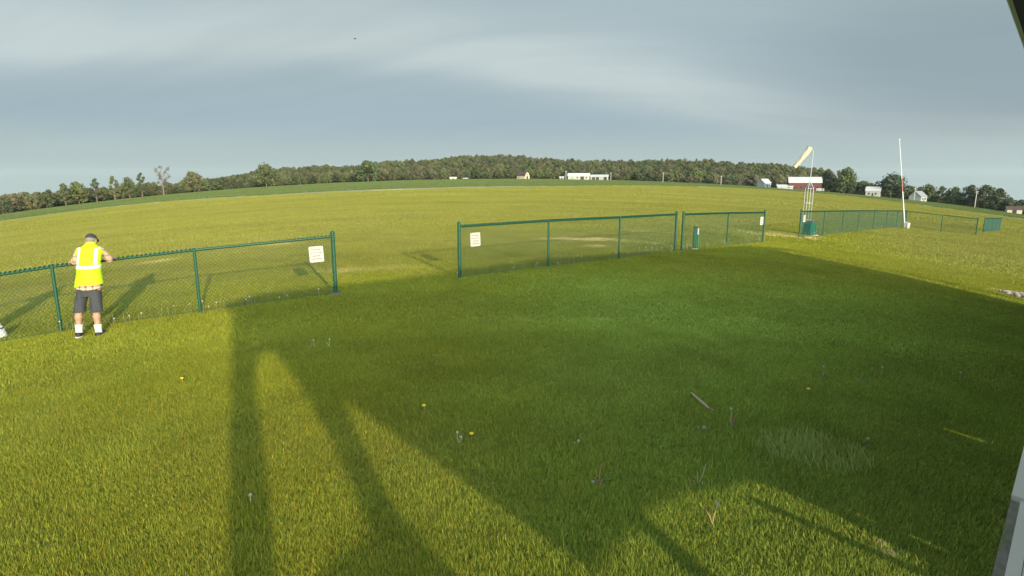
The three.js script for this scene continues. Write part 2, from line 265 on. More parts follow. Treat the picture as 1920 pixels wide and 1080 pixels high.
function fence(label, posts, ends) {
  const [ox, od] = posts[0], base = at(ox, od), root = thing('chain_link_fence', label, 'fence', base, 0, null);
  const loc = posts.map(([x, d]) => { const p = at(x, d); return [p[0] - base[0], p[1] - base[1], p[2] - base[2]]; });
  loc.forEach((p, i) => {
    const end = ends.includes(i), r = end ? .038 : .026, h = end ? 1.24 : 1.175;
    const o = part('post', bar([p[0], p[1] - .2, p[2]], [p[0], p[1] + h, p[2]], r, r, 14), vinyl, root);
    const cap = new THREE.SphereGeometry(end ? r + .003 : r + .006, 14, 8, 0, 6.2832, 0, 1.571); cap.scale(1, .8, 1); cap.translate(p[0], p[1] + h, p[2]);
    part('post_cap', [cap, bar([p[0], p[1] + h - .035, p[2]], [p[0], p[1] + h + .001, p[2]], r + .004, r + .004, 14)], vinyl, o);
    if (end) for (const y of [.14, .45, .76, 1.06]) part('tension_band', bar([p[0], p[1] + y, p[2]], [p[0], p[1] + y + .025, p[2]], r + .003, r + .003, 14), vinylDark, o);
  });
  for (let i = 0; i + 1 < loc.length; i++) {
    const a = loc[i], b = loc[i + 1];
    part('top_rail', bar([a[0], a[1] + 1.16, a[2]], [b[0], b[1] + 1.16, b[2]], .024, .024, 12), vinyl, root);
    part('wire_mesh', chainLink(a, b, .04, 1.175), wireMat, root);
    part('tension_wire', bar([a[0], a[1] + .05, a[2]], [b[0], b[1] + .05, b[2]], .003, .003, 5), vinyl, root);
  }
  return root;
}
const F1 = [[-12.2, 8.55], [-9.97, 9.22], [-7.82, 9.86], [-5.7, 10.46], [-3.52, 11.5]];
const F2 = [[-1.17, 12.97], [.91, 14.6], [2.99, 16.29], [5.19, 18.59]];
const F3 = [[5.43, 18.67], [7.67, 20.89], [9.78, 22.82]];
const F4 = [[12.79, 26.1], [15.08, 28.45], [17.36, 30.89], [19.7, 33.45], [22.08, 35.93], [24.5, 38.5], [26.6, 40.7], [28.48, 42.57], [30.53, 41.78], [33.27, 42.04]];
const F6 = [[38.06, 47.39], [40.0, 49.4], [42.1, 51.5], [44.2, 53.6], [46.25, 55.7]];
fence('green chain link fence the person leans on', F1, [0, 4]);
fence('green chain link fence in the middle with a sign at its left end', F2, [0, 3]);
fence('short green chain link fence of two bays with a sign at its right end', F3, [0, 2]);
fence('long green chain link fence with a corner beside the red and white pole', F4, [0, 7, 9]);
fence('small distant teal green fence seen almost end on', F6, [0, 4]);

// white notice signs wired to the fences
const signTex = canvasTex(384, 448, (c, w, h) => {
  c.fillStyle = '#b6b4aa'; c.fillRect(0, 0, w, h); c.fillStyle = '#22242c'; c.textAlign = 'center'; c.textBaseline = 'middle';
  const put = (t, y, s) => { c.font = 'bold ' + s + 'px sans-serif'; c.fillText(t, w / 2, y); };
  put('PILOTS ONLY', 78, 54); put('NO SPECTATORS', 178, 45); put('BEYOND', 278, 54); put('THIS POINT', 372, 56);
});
function plate(w, h, r, t) { const s = new THREE.Shape(), x = w / 2, y = h / 2; s.moveTo(-x + r, -y); s.lineTo(x - r, -y); s.quadraticCurveTo(x, -y, x, -y + r); s.lineTo(x, y - r); s.quadraticCurveTo(x, y, x - r, y); s.lineTo(-x + r, y); s.quadraticCurveTo(-x, y, -x, y - r); s.lineTo(-x, -y + r); s.quadraticCurveTo(-x, -y, -x + r, -y); return new THREE.ExtrudeGeometry(s, { depth: t, bevelEnabled: true, bevelSize: .002, bevelThickness: .001, bevelSegments: 1 }); }
const signWhite = std([.47, .46, .43], .6), printMat = std([1, 1, 1], .5, { map: signTex }), boltMat = std([.4, .4, .4], .35, { metalness: .8 });
function sign(label, A, B, s, tilt) { // s metres along from A towards B
  const L = Math.hypot(B[0] - A[0], B[1] - A[1]), t = s / L, x = lerp(A[0], B[0], t), d = lerp(A[1], B[1], t), back = B[0] < A[0] ? Math.PI : 0, yaw = Math.atan2(B[1] - A[1], B[0] - A[0]) + back;
  const y = lerp(land(...A), land(...B), t) + .85, slope = Math.atan2(land(...B) - land(...A), L);
  const o = thing('notice_sign', label, 'sign', [x + Math.sin(yaw) * .035, y, -(d - Math.cos(yaw) * .035)], yaw, 'white notice signs on the fences');
  o.rotation.z = tilt;
  part('plate', plate(.265, .305, .022, .003), signWhite, o);
  const p = new THREE.PlaneGeometry(.238, .278); p.translate(0, 0, .0062); part('lettering', p, printMat, o);
  for (const [a, b] of [[-.11, .135], [.11, .135], [-.11, -.135], [.11, -.135]]) { const q = new THREE.CylinderGeometry(.006, .006, .006, 8); q.rotateX(1.571); q.translate(a, b, .007); part('bolt', q, boltMat, o); }
}
sign('white notice sign on the person’s fence, by its right end post', F1[4], F1[3], .33, .04);
sign('white notice sign at the left end of the middle fence', F2[0], F2[1], .41, .03);
sign('white notice sign by the right post of the short two bay fence', F3[2], F3[1], .30, .02);
sign('white notice sign in front of the green box under the wind sock', F4[0], F4[1], .36, .02);

// ───────────────────────── wind sock, poles, box, bollard ─────────────────────────
{
  const galv = std([.45, .46, .46], .4, { metalness: .6 }), p = at(14.15, 28.3);
  const o = thing('wind_sock', 'cream wind sock drooping from a thin mast on four slim legs', 'wind sock', p);
  for (const [x, z] of [[-.13, -.13], [.13, -.13], [-.13, .13], [.13, .13]]) part('leg', [bar([x, -.1, z], [x, 2.2, z], .016, .016, 8), bar([x, 2.2, z], [0, 2.52, 0], .016, .016, 8)], galv, o);
  for (const y of [.7, 1.5, 2.18]) part('brace', [bar([-.13, y, -.13], [.13, y, -.13], .008), bar([.13, y, -.13], [.13, y, .13], .008), bar([.13, y, .13], [-.13, y, .13], .008), bar([-.13, y, .13], [-.13, y, -.13], .008)], galv, o);
  part('mast', bar([0, 2.5, 0], [.02, 3.95, 0], .018, .013, 10), galv, o);
  part('swivel_arm', bar([.02, 3.94, 0], [-.13, 4.12, .02], .009), galv, o);
  const hoop = new THREE.TorusGeometry(.130, .009, 8, 24); const dirS = new THREE.Vector3(-.60, -.98, .05).normalize(), mouth = new THREE.Vector3(-.16, 4.07, .02);
  hoop.applyQuaternion(new THREE.Quaternion().setFromUnitVectors(new THREE.Vector3(0, 0, 1), dirS)); hoop.translate(mouth.x, mouth.y, mouth.z); part('hoop', hoop, galv, o);
  const prof = []; for (let i = 0; i <= 14; i++) prof.push(new THREE.Vector2(.130 - .050 * i / 14 + .008 * Math.sin(i * 1.9), i / 14 * 1.14)); for (let i = 14; i >= 0; i--) prof.push(new THREE.Vector2(.126 - .050 * i / 14 + .008 * Math.sin(i * 1.9), i / 14 * 1.14));
  const sock = new THREE.LatheGeometry(prof, 24), sp = sock.attributes.position; for (let i = 0; i < sp.count; i++) { const y = sp.getY(i), a = Math.atan2(sp.getZ(i), sp.getX(i)), k = 1 + (.10 * Math.sin(3 * a + y * 5) + .07 * Math.sin(5 * a - y * 13)) * (.3 + y); sp.setXYZ(i, sp.getX(i) * k + .09 * y * y, y, sp.getZ(i) * k); } sock.computeVertexNormals();
  sock.applyQuaternion(new THREE.Quaternion().setFromUnitVectors(new THREE.Vector3(0, 1, 0), dirS)); sock.translate(mouth.x, mouth.y, mouth.z);
  part('sock', sock, std([.55, .46, .31], .95, { side: THREE.DoubleSide }), o);
}
{
  const p = at(14.12, 27.85), o = thing('utility_box', 'green upright box with a grey lid behind the fence under the wind sock', 'box', p, .55);
  const g = std([.012, .14, .085], .5);
  part('body', rbox(.46, .55, .40, .02, 0, .30, 0), g, o);
  for (const [w, x] of [[.012, -.12], [.012, .12]]) part('seam', box(w, .5, .012, x, .3, .203), vinylDark, o);
  part('lid', [rbox(.42, .05, .38, .015, .03, .60, 0), rbox(.26, .09, .26, .03, .06, .66, 0)], std([.10, .11, .11], .6), o);
  part('footing', rbox(.62, .08, .55, .02, 0, .0, 0), std([.40, .36, .28], .95), o);
}
{
  const p = at(6.02, 19.26), o = thing('post_box', 'short green square post with a white face beside the gap in the fences', 'post', p, -.2);
  part('post', rbox(.12, .74, .12, .012, 0, .36, 0), vinyl, o);
  part('cap', rbox(.14, .03, .14, .008, 0, .745, 0), vinylDark, o);
  part('white_panel', rbox(.045, .20, .10, .006, .085, .60, 0), signWhite, o);
  part('side_pipe', bar([.10, -.05, .02], [.10, .5, .02], .022, .022, 10), std([.02, .17, .06], .5), o);
  part('footing', [rbox(.20, .06, .2, .02, 0, .02, 0)], std([.35, .25, .2], 1), o);
}
{
  const p = at(27.75, 41.5), o = thing('marker_pole', 'tall thin leaning red and white pole at the fence corner', 'pole', p);
  o.rotation.z = .185;
  const W = std([.78, .77, .75], .5), R = std([.50, .17, .15], .5), cuts = [0, 1.25, 1.6, 2.1, 2.6, 3.5, 4.1, 4.9, 5.3, 6.15];
  for (let i = 0; i + 1 < cuts.length; i++) { const r = (y) => .042 - .004 * y; part('pole_band', bar([0, cuts[i], 0], [0, cuts[i + 1], 0], r(cuts[i]), r(cuts[i + 1]), 10), [W, W, W, W, R, W, W, W, W][i], o, (i === 4) ? 'red band' : 'white band'); }
  const b = new THREE.SphereGeometry(.05, 10, 8); b.translate(0, 6.17, 0); part('finial', b, W, o);
}
{
  const p = at(27.68, 41.15), o = thing('anchor_bucket', 'white bucket standing at the foot of the leaning pole', 'bucket', p);
  const W = std([.55, .55, .53], .5);
  part('body', new THREE.LatheGeometry([[0, 0], [.12, 0], [.145, .36], [.155, .36], [.155, .40], [.135, .40], [.12, .05], [0, .05]].map((q) => new THREE.Vector2(...q)), 20), W, o);
  const h = new THREE.TorusGeometry(.15, .006, 6, 20, 3.14); h.translate(0, .37, 0); part('handle', h, boltMat, o);
}
{ // pale stones and tall grass at the right edge
  seed(5);
  const o = thing('stone_heap', 'low heap of pinkish stones in the grass at the right edge', 'stones', at(13.35, 15.0), 0);
  const M = [[.26, .20, .19], [.31, .25, .235], [.21, .165, .155]].map((c) => std(c, .9));
  for (let i = 0; i < 46; i++) { const g = new THREE.IcosahedronGeometry(rr(.03, .075), 1), q = g.attributes.position; const e = rnd() * 50; for (let k = 0; k < q.count; k++) { const v = 1 + .25 * noise(q.getX(k) * 14 + e, q.getY(k) * 14, q.getZ(k) * 14); q.setXYZ(k, q.getX(k) * v, q.getY(k) * v * .7, q.getZ(k) * v); } g.computeVertexNormals(); const x = rr(-.55, .9), z = rr(-.28, .28); g.translate(x, land(13.35 + x, 15 - z) - land(13.35, 15) + rr(.02, .06), z); part('stone', g, M[i % 3], o); }
}

// ───────────────────────── people ─────────────────────────
function surface(sdf, lo, hi, cell, colorFn) { // surface nets
  const n = [0, 1, 2].map((i) => Math.ceil((hi[i] - lo[i]) / cell) + 1), N = n[0] * n[1] * n[2], val = new Float32Array(N), id = (x, y, z) => x + n[0] * (y + n[1] * z);
  for (let z = 0; z < n[2]; z++) for (let y = 0; y < n[1]; y++) for (let x = 0; x < n[0]; x++) val[id(x, y, z)] = sdf(lo[0] + x * cell, lo[1] + y * cell, lo[2] + z * cell);
  const vert = new Int32Array(N).fill(-1), pos = [], idx = [];
  const ed = [[0, 1], [2, 3], [4, 5], [6, 7], [0, 2], [1, 3], [4, 6], [5, 7], [0, 4], [1, 5], [2, 6], [3, 7]];
  for (let z = 0; z + 1 < n[2]; z++) for (let y = 0; y + 1 < n[1]; y++) for (let x = 0; x + 1 < n[0]; x++) {
    const v = []; for (let k = 0; k < 8; k++) v.push(val[id(x + (k & 1), y + (k >> 1 & 1), z + (k >> 2))]);
    let m = 0; for (let k = 0; k < 8; k++) if (v[k] < 0) m |= 1 << k; if (m === 0 || m === 255) continue;
    let c = 0, sx = 0, sy = 0, sz = 0;
    for (const [a, b] of ed) if ((v[a] < 0) !== (v[b] < 0)) { const t = v[a] / (v[a] - v[b]); sx += lerp(a & 1, b & 1, t); sy += lerp(a >> 1 & 1, b >> 1 & 1, t); sz += lerp(a >> 2, b >> 2, t); c++; }
    vert[id(x, y, z)] = pos.length / 3; pos.push(lo[0] + (x + sx / c) * cell, lo[1] + (y + sy / c) * cell, lo[2] + (z + sz / c) * cell);
  }
  const quad = (a, b, c, d, flip) => { if (a < 0 || b < 0 || c < 0 || d < 0) return; flip ? idx.push(a, c, b, a, d, c) : idx.push(a, b, c, a, c, d); };
  for (let z = 1; z + 1 < n[2]; z++) for (let y = 1; y + 1 < n[1]; y++) for (let x = 1; x + 1 < n[0]; x++) {
    const s = val[id(x, y, z)] < 0;
    if (s !== val[id(x + 1, y, z)] < 0) quad(vert[id(x, y - 1, z - 1)], vert[id(x, y, z - 1)], vert[id(x, y, z)], vert[id(x, y - 1, z)], !s);
    if (s !== val[id(x, y + 1, z)] < 0) quad(vert[id(x - 1, y, z - 1)], vert[id(x - 1, y, z)], vert[id(x, y, z)], vert[id(x, y, z - 1)], !s);
    if (s !== val[id(x, y, z + 1)] < 0) quad(vert[id(x - 1, y - 1, z)], vert[id(x, y - 1, z)], vert[id(x, y, z)], vert[id(x - 1, y, z)], !s);
  }
  const g = new THREE.BufferGeometry(); g.setAttribute('position', new THREE.Float32BufferAttribute(pos, 3)); g.setIndex(idx); g.computeVertexNormals();
  return colorFn ? colored(g, colorFn) : g;
}
const cap3 = (p, a, b, ra, rb) => { const bx = b[0] - a[0], by = b[1] - a[1], bz = b[2] - a[2], px = p[0] - a[0], py = p[1] - a[1], pz = p[2] - a[2], t = Math.max(0, Math.min(1, (px * bx + py * by + pz * bz) / (bx * bx + by * by + bz * bz))); return Math.hypot(px - bx * t, py - by * t, pz - bz * t) - lerp(ra, rb, t); };
const smin = (a, b, k) => { const h = Math.max(0, k - Math.abs(a - b)) / k; return Math.min(a, b) - h * h * k / 4; };
const ell = (p, c, r) => { const x = (p[0] - c[0]) / r[0], y = (p[1] - c[1]) / r[1], z = (p[2] - c[2]) / r[2], l = Math.hypot(x, y, z); return (l - 1) * Math.min(...r); };
// joints: x to the right, y up, z backwards (the figure faces −z), standing, leaning on the rail
const J = { hipL: [-.035, .86, -.14], hipR: [.120, .86, -.14], kneeL: [-.115, .47, -.05], kneeR: [.145, .47, -.0], ankL: [-.140, .085, .0], ankR: [.165, .085, .075], neck: [.045, 1.43, -.37], head: [.04, 1.535, -.455], shL: [-.100, 1.385, -.34], shR: [.190, 1.385, -.34], elL: [-.235, 1.180, -.45], elR: [.262, 1.195, -.50], wrL: [-.335, 1.165, -.625], wrR: [.245, 1.215, -.635] };
const spineZ = (y) => table([[.75, -.12], [.9, -.15], [1.05, -.19], [1.25, -.26], [1.4, -.33], [1.5, -.40]], y), spineX = (y) => table([[.75, .043], [1.5, .046]], y);
const tube = (p, W, D, off) => { const y = p[1], w = table(W, y) + off, d = table(D, y) + off; const l = Math.hypot((p[0] - spineX(y)) / w, (p[2] - spineZ(y)) / d); return (l - 1) * Math.min(w, d); };
const bodyW = [[.78, .142], [.9, .147], [1.05, .13], [1.2, .14], [1.36, .152], [1.43, .095], [1.48, .055]], bodyD = [[.78, .11], [.9, .125], [1.05, .115], [1.2, .12], [1.36, .095], [1.43, .07], [1.48, .05]];
const vestW = [[.80, .200], [.86, .194], [1.0, .178], [1.2, .170], [1.34, .176], [1.40, .158], [1.45, .108], [1.50, .070], [1.54, .062]], vestD = [[.80, .165], [1.0, .152], [1.2, .150], [1.36, .12], [1.45, .095], [1.54, .075]];
const legs = (p, k) => { let d = 9; for (const s of ['L', 'R']) d = Math.min(d, smin(cap3(p, J['hip' + s], J['knee' + s], .088, .058), smin(cap3(p, J['knee' + s], [lerp(J['knee' + s][0], J['ank' + s][0], .35), .335, J['knee' + s][2] + .035], .049, .050), cap3(p, [lerp(J['knee' + s][0], J['ank' + s][0], .35), .335, J['knee' + s][2] + .035], J['ank' + s], .050, .034), .03), k)); return d; };
const arms = (p) => { let d = 9; for (const s of ['L', 'R']) d = Math.min(d, smin(cap3(p, J['sh' + s], J['el' + s], .052, .042), cap3(p, J['el' + s], J['wr' + s], .043, .028), .03)); return d; };
const headSdf = (p) => { const h = J.head, q = [p[0] - h[0], p[1] - h[1], p[2] - h[2]]; const c = Math.cos(.35), s = Math.sin(.35), r = [q[0], q[1] * c - q[2] * s, q[1] * s + q[2] * c]; // bowed a little
  let d = ell(r, [0, .02, 0], [.076, .093, .095]); d = smin(d, ell(r, [0, -.055, -.03], [.055, .06, .062]), .04); d = smin(d, cap3(r, [0, .005, -.092], [0, -.03, -.112], .009, .014), .015);
  for (const e of [-1, 1]) { d = smin(d, ell(r, [e * .078, -.005, .012], [.012, .032, .02]), .01); d = Math.max(d, -(ell(r, [e * .03, .012, -.098], [.016, .010, .013]))); }
  return Math.max(d, -ell(r, [0, -.062, -.098], [.022, .0045, .01])); };
function hand(root, side, mat) { // palm on the rail, fingers curled over it
  const w = J['wr' + side], e = J['el' + side], s = side === 'L' ? -1 : 1, dir = new THREE.Vector3(w[0] - e[0], 0, w[2] - e[2]).normalize(), out = new THREE.Vector3(-dir.z, 0, dir.x), W = new THREE.Vector3(...w);
  const pt = (f, o, y) => { const v = W.clone().addScaledVector(dir, f).addScaledVector(out, o); return [v.x, v.y + y, v.z]; };
  const bones = [[pt(0, 0, 0), pt(.05, 0, .004), .026, .024]];
  const lens = [.86, 1, .95, .76];
  for (let k = 0; k < 4; k++) { const o = (k - 1.5) * .0205 * -s, l = lens[k]; bones.push([pt(.02, o * .7, 0), pt(.07, o, .002), .017, .0115], [pt(.07, o, .002), pt(.07 + .03 * l, o * 1.05, -.012), .0105, .0095], [pt(.07 + .03 * l, o * 1.05, -.012), pt(.075 + .038 * l, o * 1.05, -.04), .0095, .0085], [pt(.075 + .038 * l, o * 1.05, -.04), pt(.07 + .03 * l, o * 1.05, -.058), .0088, .0075]); }
  bones.push([pt(.01, .022 * s, -.004), pt(.04, .046 * s, -.014), .014, .0115], [pt(.04, .046 * s, -.014), pt(.066, .050 * s, -.030), .011, .009]);
  const c = pt(.05, 0, -.02), lo = c.map((v) => v - .11), hi = c.map((v) => v + .11);
  return surface((x, y, z) => { let d = 9; for (const [a, b, ra, rb] of bones) d = smin(d, cap3([x, y, z], a, b, ra, rb), .006); return d; }, lo, hi, .0045);
}
function person(label, pos, turn, tone) {
  const o = thing('person', label, 'person', pos, turn);
  const skin = std([.42, .235, .15], .6), lo = [-.42, -.02, -.82], hi = [.5, 1.72, .16];
  const body = surface((x, y, z) => { const p = [x, y, z]; let d = smin(Math.max(tube(p, bodyW, bodyD, 0), .78 - y, y - 1.48), legs(p, .05), .06); d = smin(d, arms(p), .05); d = smin(d, cap3(p, J.neck, [J.head[0], J.head[1] - .05, J.head[2] + .01], .052, .05), .04); return smin(d, headSdf(p), .02); }, lo, hi, .011);
  part('body', [body, hand(o, 'L'), hand(o, 'R')], skin, o);
  const eye = std([.7, .7, .68], .3); for (const e of [-1, 1]) { const g = new THREE.SphereGeometry(.010, 10, 8); g.translate(J.head[0] + e * .03, J.head[1] - .022, J.head[2] - .086); part('eye', g, eye, o); }
  // short sleeved plaid shirt
  const plaid = (x, y, z) => { const a = Math.abs((((x * 11) % 1) + 1) % 1 - .5), b = Math.abs((((y * 11 + .3) % 1) + 1) % 1 - .5), k = (a < .13 ? .5 : 0) + (b < .15 ? .5 : 0), base = tone.shirt, line = tone.line; return [0, 1, 2].map((i) => lerp(base[i], line[i], k)); };
  const shirt = surface((x, y, z) => { const p = [x, y, z]; let d = tube(p, bodyW, bodyD, lerp(.042, .016, ss(y, .82, .92))); d = Math.max(d, .775 - y - .012 * Math.sin(x * 22), y - 1.46); for (const s of ['L', 'R']) { const a = J['sh' + s], b = J['el' + s], m = [0, 1, 2].map((i) => lerp(a[i], b[i], .92)); d = smin(d, cap3(p, a, m, .063, .062), .03); } d = Math.max(d, -Math.max(tube(p, bodyW, bodyD, .02), .1 - 9)); return Math.max(d, .775 - y); }, [-.42, .74, -.62], [.5, 1.5, .1], .010, plaid);
  part('shirt', shirt, std([1, 1, 1], .9, { vertexColors: true, side: THREE.DoubleSide }), o);
  // shorts
  const shorts = surface((x, y, z) => { const p = [x, y, z]; let d = Math.max(tube(p, [[.7, .160], [.85, .150]], [[.7, .135], [.9, .14]], 0), .66 - y); for (const s of ['L', 'R']) { const a = J['hip' + s], b = J['knee' + s]; d = smin(d, cap3(p, a, [b[0] * 1.02, .40, b[2] + .01], .084, .085), .035); } d += .005 * Math.sin(x * 70 + y * 16) * ss(y, .9, .5); return Math.max(d, .415 - y, y - .845); }, [-.3, .39, -.35], [.36, .87, .15], .009);
  part('shorts', shorts, std(tone.shorts, .85), o);
  // hi-vis vest: body, straps and band of reflective tape, edging
  const vest = (p) => { let d = tube(p, vestW, vestD, 0) + .005 * Math.sin(p[0] * 34 + p[1] * 11) * ss(p[1], 1.2, .85) + .004 * Math.sin(p[1] * 46 + p[0] * 17) * ss(p[1], .95, 1.25); for (const s of ['L', 'R']) d = smin(d, cap3(p, [J['sh' + s][0] * .93 + .003, J['sh' + s][1] - .01, J['sh' + s][2]], [spineX(1.35), 1.36, -.31], .068, .09), .04); return Math.max(d, .852 + .06 * ss(p[0], -.02, -.2) * -1 - p[1], p[1] - 1.515); };
  const V = (f) => surface((x, y, z) => f([x, y, z]), [-.32, .72, -.6], [.42, 1.56, .12], .0085);
  const lime = new THREE.MeshStandardMaterial({ roughness: .75 }); lime.color.setRGB(...tone.vest);
  const vo = part('vest', V(vest), lime, o);
  const tape = std(tone.tape, .35, { metalness: .1 });
  const band = (f) => V((p) => Math.max(vest(p) - .006, f(p)));
  part('reflective_band', band((p) => Math.abs(p[1] - 1.135 + .02 * (p[2] + .1)) - .026), tape, vo);
  for (const [x, k] of [[-.082, .02], [.172, -.02]]) part('reflective_strap', band((p) => Math.max(Math.abs(p[0] - x - k * (p[1] - 1.1)) - .024, 1.165 - p[1], p[1] - 1.43)), tape, vo);
  // socks and shoes
  for (const s of ['L', 'R']) {
    const k = J['knee' + s], a = J['ank' + s], tx = s === 'L' ? -.055 : .012;
    part('sock', surface((x, y, z) => { const p = [x, y, z]; return Math.max(smin(cap3(p, [lerp(k[0], a[0], .5), .28, lerp(k[2], a[2], .5) + .01], a, .062, .044), cap3(p, a, [a[0], .05, a[2]], .044, .044), .02), y - .215 - .004 * Math.sin(x * 90), .035 - y); }, [a[0] - .1, .02, a[2] - .12], [a[0] + .1, .24, a[2] + .12], .007), std([.74, .73, .66], .9), o);
    const heel = [a[0], .045, a[2] + .035], toe = [a[0] + tx, .038, a[2] - .17];
    const sh = part('shoe', surface((x, y, z) => { const p = [x, y, z]; return Math.max(smin(cap3(p, heel, toe, .044, .043), cap3(p, [a[0], .075, a[2]], [a[0], .06, a[2] - .04], .046, .04), .03), .02 - y, y - .098); }, [a[0] - .14, .0, a[2] - .26], [a[0] + .12, .12, a[2] + .11], .007), std([.018, .018, .02], .6), o);
    part('sole', surface((x, y, z) => Math.max(cap3([x, .03, z], [heel[0], .03, heel[2]], [toe[0], .03, toe[2]], .049, .047), y - .024, -.004 - y), [a[0] - .14, -.02, a[2] - .26], [a[0] + .12, .05, a[2] + .11], .007), std([.62, .60, .55], .7), sh);
  }
  // grey hair and dark cap
  const hd = J.head, tilt = (p) => { const q = [p[0] - hd[0], p[1] - hd[1], p[2] - hd[2]], c = Math.cos(.35), s = Math.sin(.35); return [q[0], q[1] * c - q[2] * s, q[1] * s + q[2] * c]; };
  const HB = [[hd[0] - .13, hd[1] - .12, hd[2] - .24], [hd[0] + .13, hd[1] + .16, hd[2] + .14]];
  part('hair', surface((x, y, z) => { const r = tilt([x, y, z]); return Math.max(ell(r, [0, .02, .004], [.080, .095, .099]), -r[2] - .03, -.02 - r[1], r[1] - .06); }, ...HB, .007), std(tone.hair, .9), o);
  part('cap', surface((x, y, z) => { const r = tilt([x, y, z]); const dome = Math.max(ell(r, [0, .026, .002], [.084, .100, .103]), .030 - r[1]); const brim = Math.max(Math.hypot(r[0] / .075, (r[2] + .09) / .095) - 1, -r[2] - .19 < 0 ? Math.abs(r[1] - .040 - (r[2] + .09) * .12) - .007 : 1, r[2] + .02); return Math.min(dome, brim * (brim > 0 ? .07 : 1)); }, ...HB, .007), std([.035, .036, .04], .85), o);
  return o;
}
const fdir = Math.atan2(.60, 2.12);
person('person in yellow hi-vis vest, plaid shirt and dark shorts leaning on the fence', at(-6.97, 9.36, .0), fdir, { vest: [.50, .86, .0], tape: [.66, .66, .60], shirt: [.62, .44, .30], line: [.16, .07, .06], shorts: [.045, .047, .052], hair: [.22, .19, .18] });
person('added unseen person in a blue vest at the fence, out of view at left, for the long shadow', at(-9.02, 8.88, .0), fdir + .05, { vest: [.08, .12, .25], tape: [.5, .5, .5], shirt: [.5, .5, .5], line: [.2, .2, .25], shorts: [.1, .1, .08], hair: [.1, .08, .06] });  // second figure added outside the view to cast the long shadow at left
{
  const o = thing('bag', 'white bag with a black band standing in the grass at the left edge', 'bag', at(-9.04, 9.98), .4);
  const W = std([.72, .73, .72], .7), f = (p) => smin(ell(p, [0, .13, 0], [.10, .14, .09]), ell(p, [0, .05, 0], [.125, .07, .10]), .06) + .006 * noise(p[0] * 26, p[1] * 26, p[2] * 26);
  part('body', surface((x, y, z) => Math.max(f([x, y, z]), .0 - y), [-.18, -.02, -.16], [.18, .32, .16], .009), W, o);
  part('band', surface((x, y, z) => Math.max(f([x, y, z]) - .004, Math.abs(y - .17 - x * .25) - .012), [-.18, .08, -.16], [.18, .26, .16], .007), std([.02, .02, .022], .6), o);
  const h = new THREE.TorusGeometry(.05, .008, 8, 16, 3.14); h.translate(0, .255, 0); part('handle', h, W, o);
}

// ───────────────────────── small plants and litter on the lawn ─────────────────────────
const stemMat = std([.36, .33, .15], .9), stemRed = std([.36, .20, .11], .9), leafMat = std([.07, .12, .03], .7, { side: THREE.DoubleSide }), petalMat = std([.75, .50, .01], .7), fluffMat = std([.50, .48, .40], 1), deadLeaf = std([.20, .11, .06], .9, { side: THREE.DoubleSide });
function curve(a, b, bend, r, mat, parent, name = 'stem') { const m = [(a[0] + b[0]) / 2 + bend[0], (a[1] + b[1]) / 2 + bend[1], (a[2] + b[2]) / 2 + bend[2]]; return part(name, new THREE.TubeGeometry(new THREE.QuadraticBezierCurve3(new THREE.Vector3(...a), new THREE.Vector3(...m), new THREE.Vector3(...b)), 8, r, 6), mat, parent); }
function leaf(len, w, a, mat, parent) { const p = [], ix = []; for (let i = 0; i <= 6; i++) { const t = i / 6, ww = w * Math.sin(Math.PI * Math.min(.98, t * .9 + .05)) * (i % 2 ? .75 : 1.1), y = len * .5 * Math.sin(t * 2.2) * .6; p.push(Math.cos(a) * len * t - Math.sin(a) * ww, y, Math.sin(a) * len * t + Math.cos(a) * ww, Math.cos(a) * len * t + Math.sin(a) * ww, y + .004, Math.sin(a) * len * t - Math.cos(a) * ww); } for (let i = 0; i < 6; i++) ix.push(2 * i, 2 * i + 2, 2 * i + 1, 2 * i + 1, 2 * i + 2, 2 * i + 3); const g = new THREE.BufferGeometry(); g.setAttribute('position', new THREE.Float32BufferAttribute(p, 3)); g.setIndex(ix); g.computeVertexNormals(); return part('leaf', g, mat, parent); }
function dandelion(label, x, d, { heads = [], stems = [], leaves = 5, brown = 0 }) {
  const o = thing('dandelion', label, 'dandelion', at(x, d), rr(0, 6), 'dandelions scattered over the lawn'); o.rotation.y = 0;
  for (let i = 0; i < leaves; i++) leaf(rr(.06, .11), rr(.010, .016), i * 6.283 / leaves + rr(-.3, .3), leafMat, o);
  for (let i = 0; i < brown; i++) leaf(rr(.05, .09), rr(.012, .02), rr(0, 6.28), deadLeaf, o);
  for (const [kind, h, lx, lz] of heads) {
    curve([0, 0, 0], [lx, h, lz], [rr(-.01, .01), .02, 0], .0042, stemMat, o);
    if (kind === 'y') { const g = new THREE.SphereGeometry(.021, 12, 6); g.scale(1, .5, 1); g.translate(lx, h + .004, lz); const f = part('flower_head', g, petalMat, o, 'yellow flower'); const c = new THREE.ConeGeometry(.012, .02, 8); c.rotateX(3.14159); c.translate(lx, h - .008, lz); part('calyx', c, leafMat, f); }
    else { const list = []; for (let i = 0; i < 70; i++) { const y = 1 - 2 * (i + .5) / 70, q = Math.sqrt(1 - y * y), a = i * 2.39996, v = [q * Math.cos(a), y, q * Math.sin(a)]; list.push(bar([lx, h, lz], [lx + v[0] * .012, h + v[1] * .012, lz + v[2] * .012], .0006, .0022, 4)); } part('seed_head', list, fluffMat, o, 'white seed head'); }
  }
  for (const [h, lx, lz, red] of stems) { curve([rr(-.01, .01), 0, rr(-.01, .01)], [lx, h, lz], [rr(-.02, .02), .02, rr(-.02, .02)], .0042, red ? stemRed : stemMat, o, 'bare_stem'); }
}
seed(21);
dandelion('lone yellow dandelion in the sunlit grass left of the dark post shadow', -3.86, 6.54, { heads: [['y', .07, 0, 0]], leaves: 3 });
dandelion('yellow dandelion alone in the shaded grass near the middle of the lawn', -.85, 5.35, { heads: [['y', .08, 0, 0]], leaves: 3 });
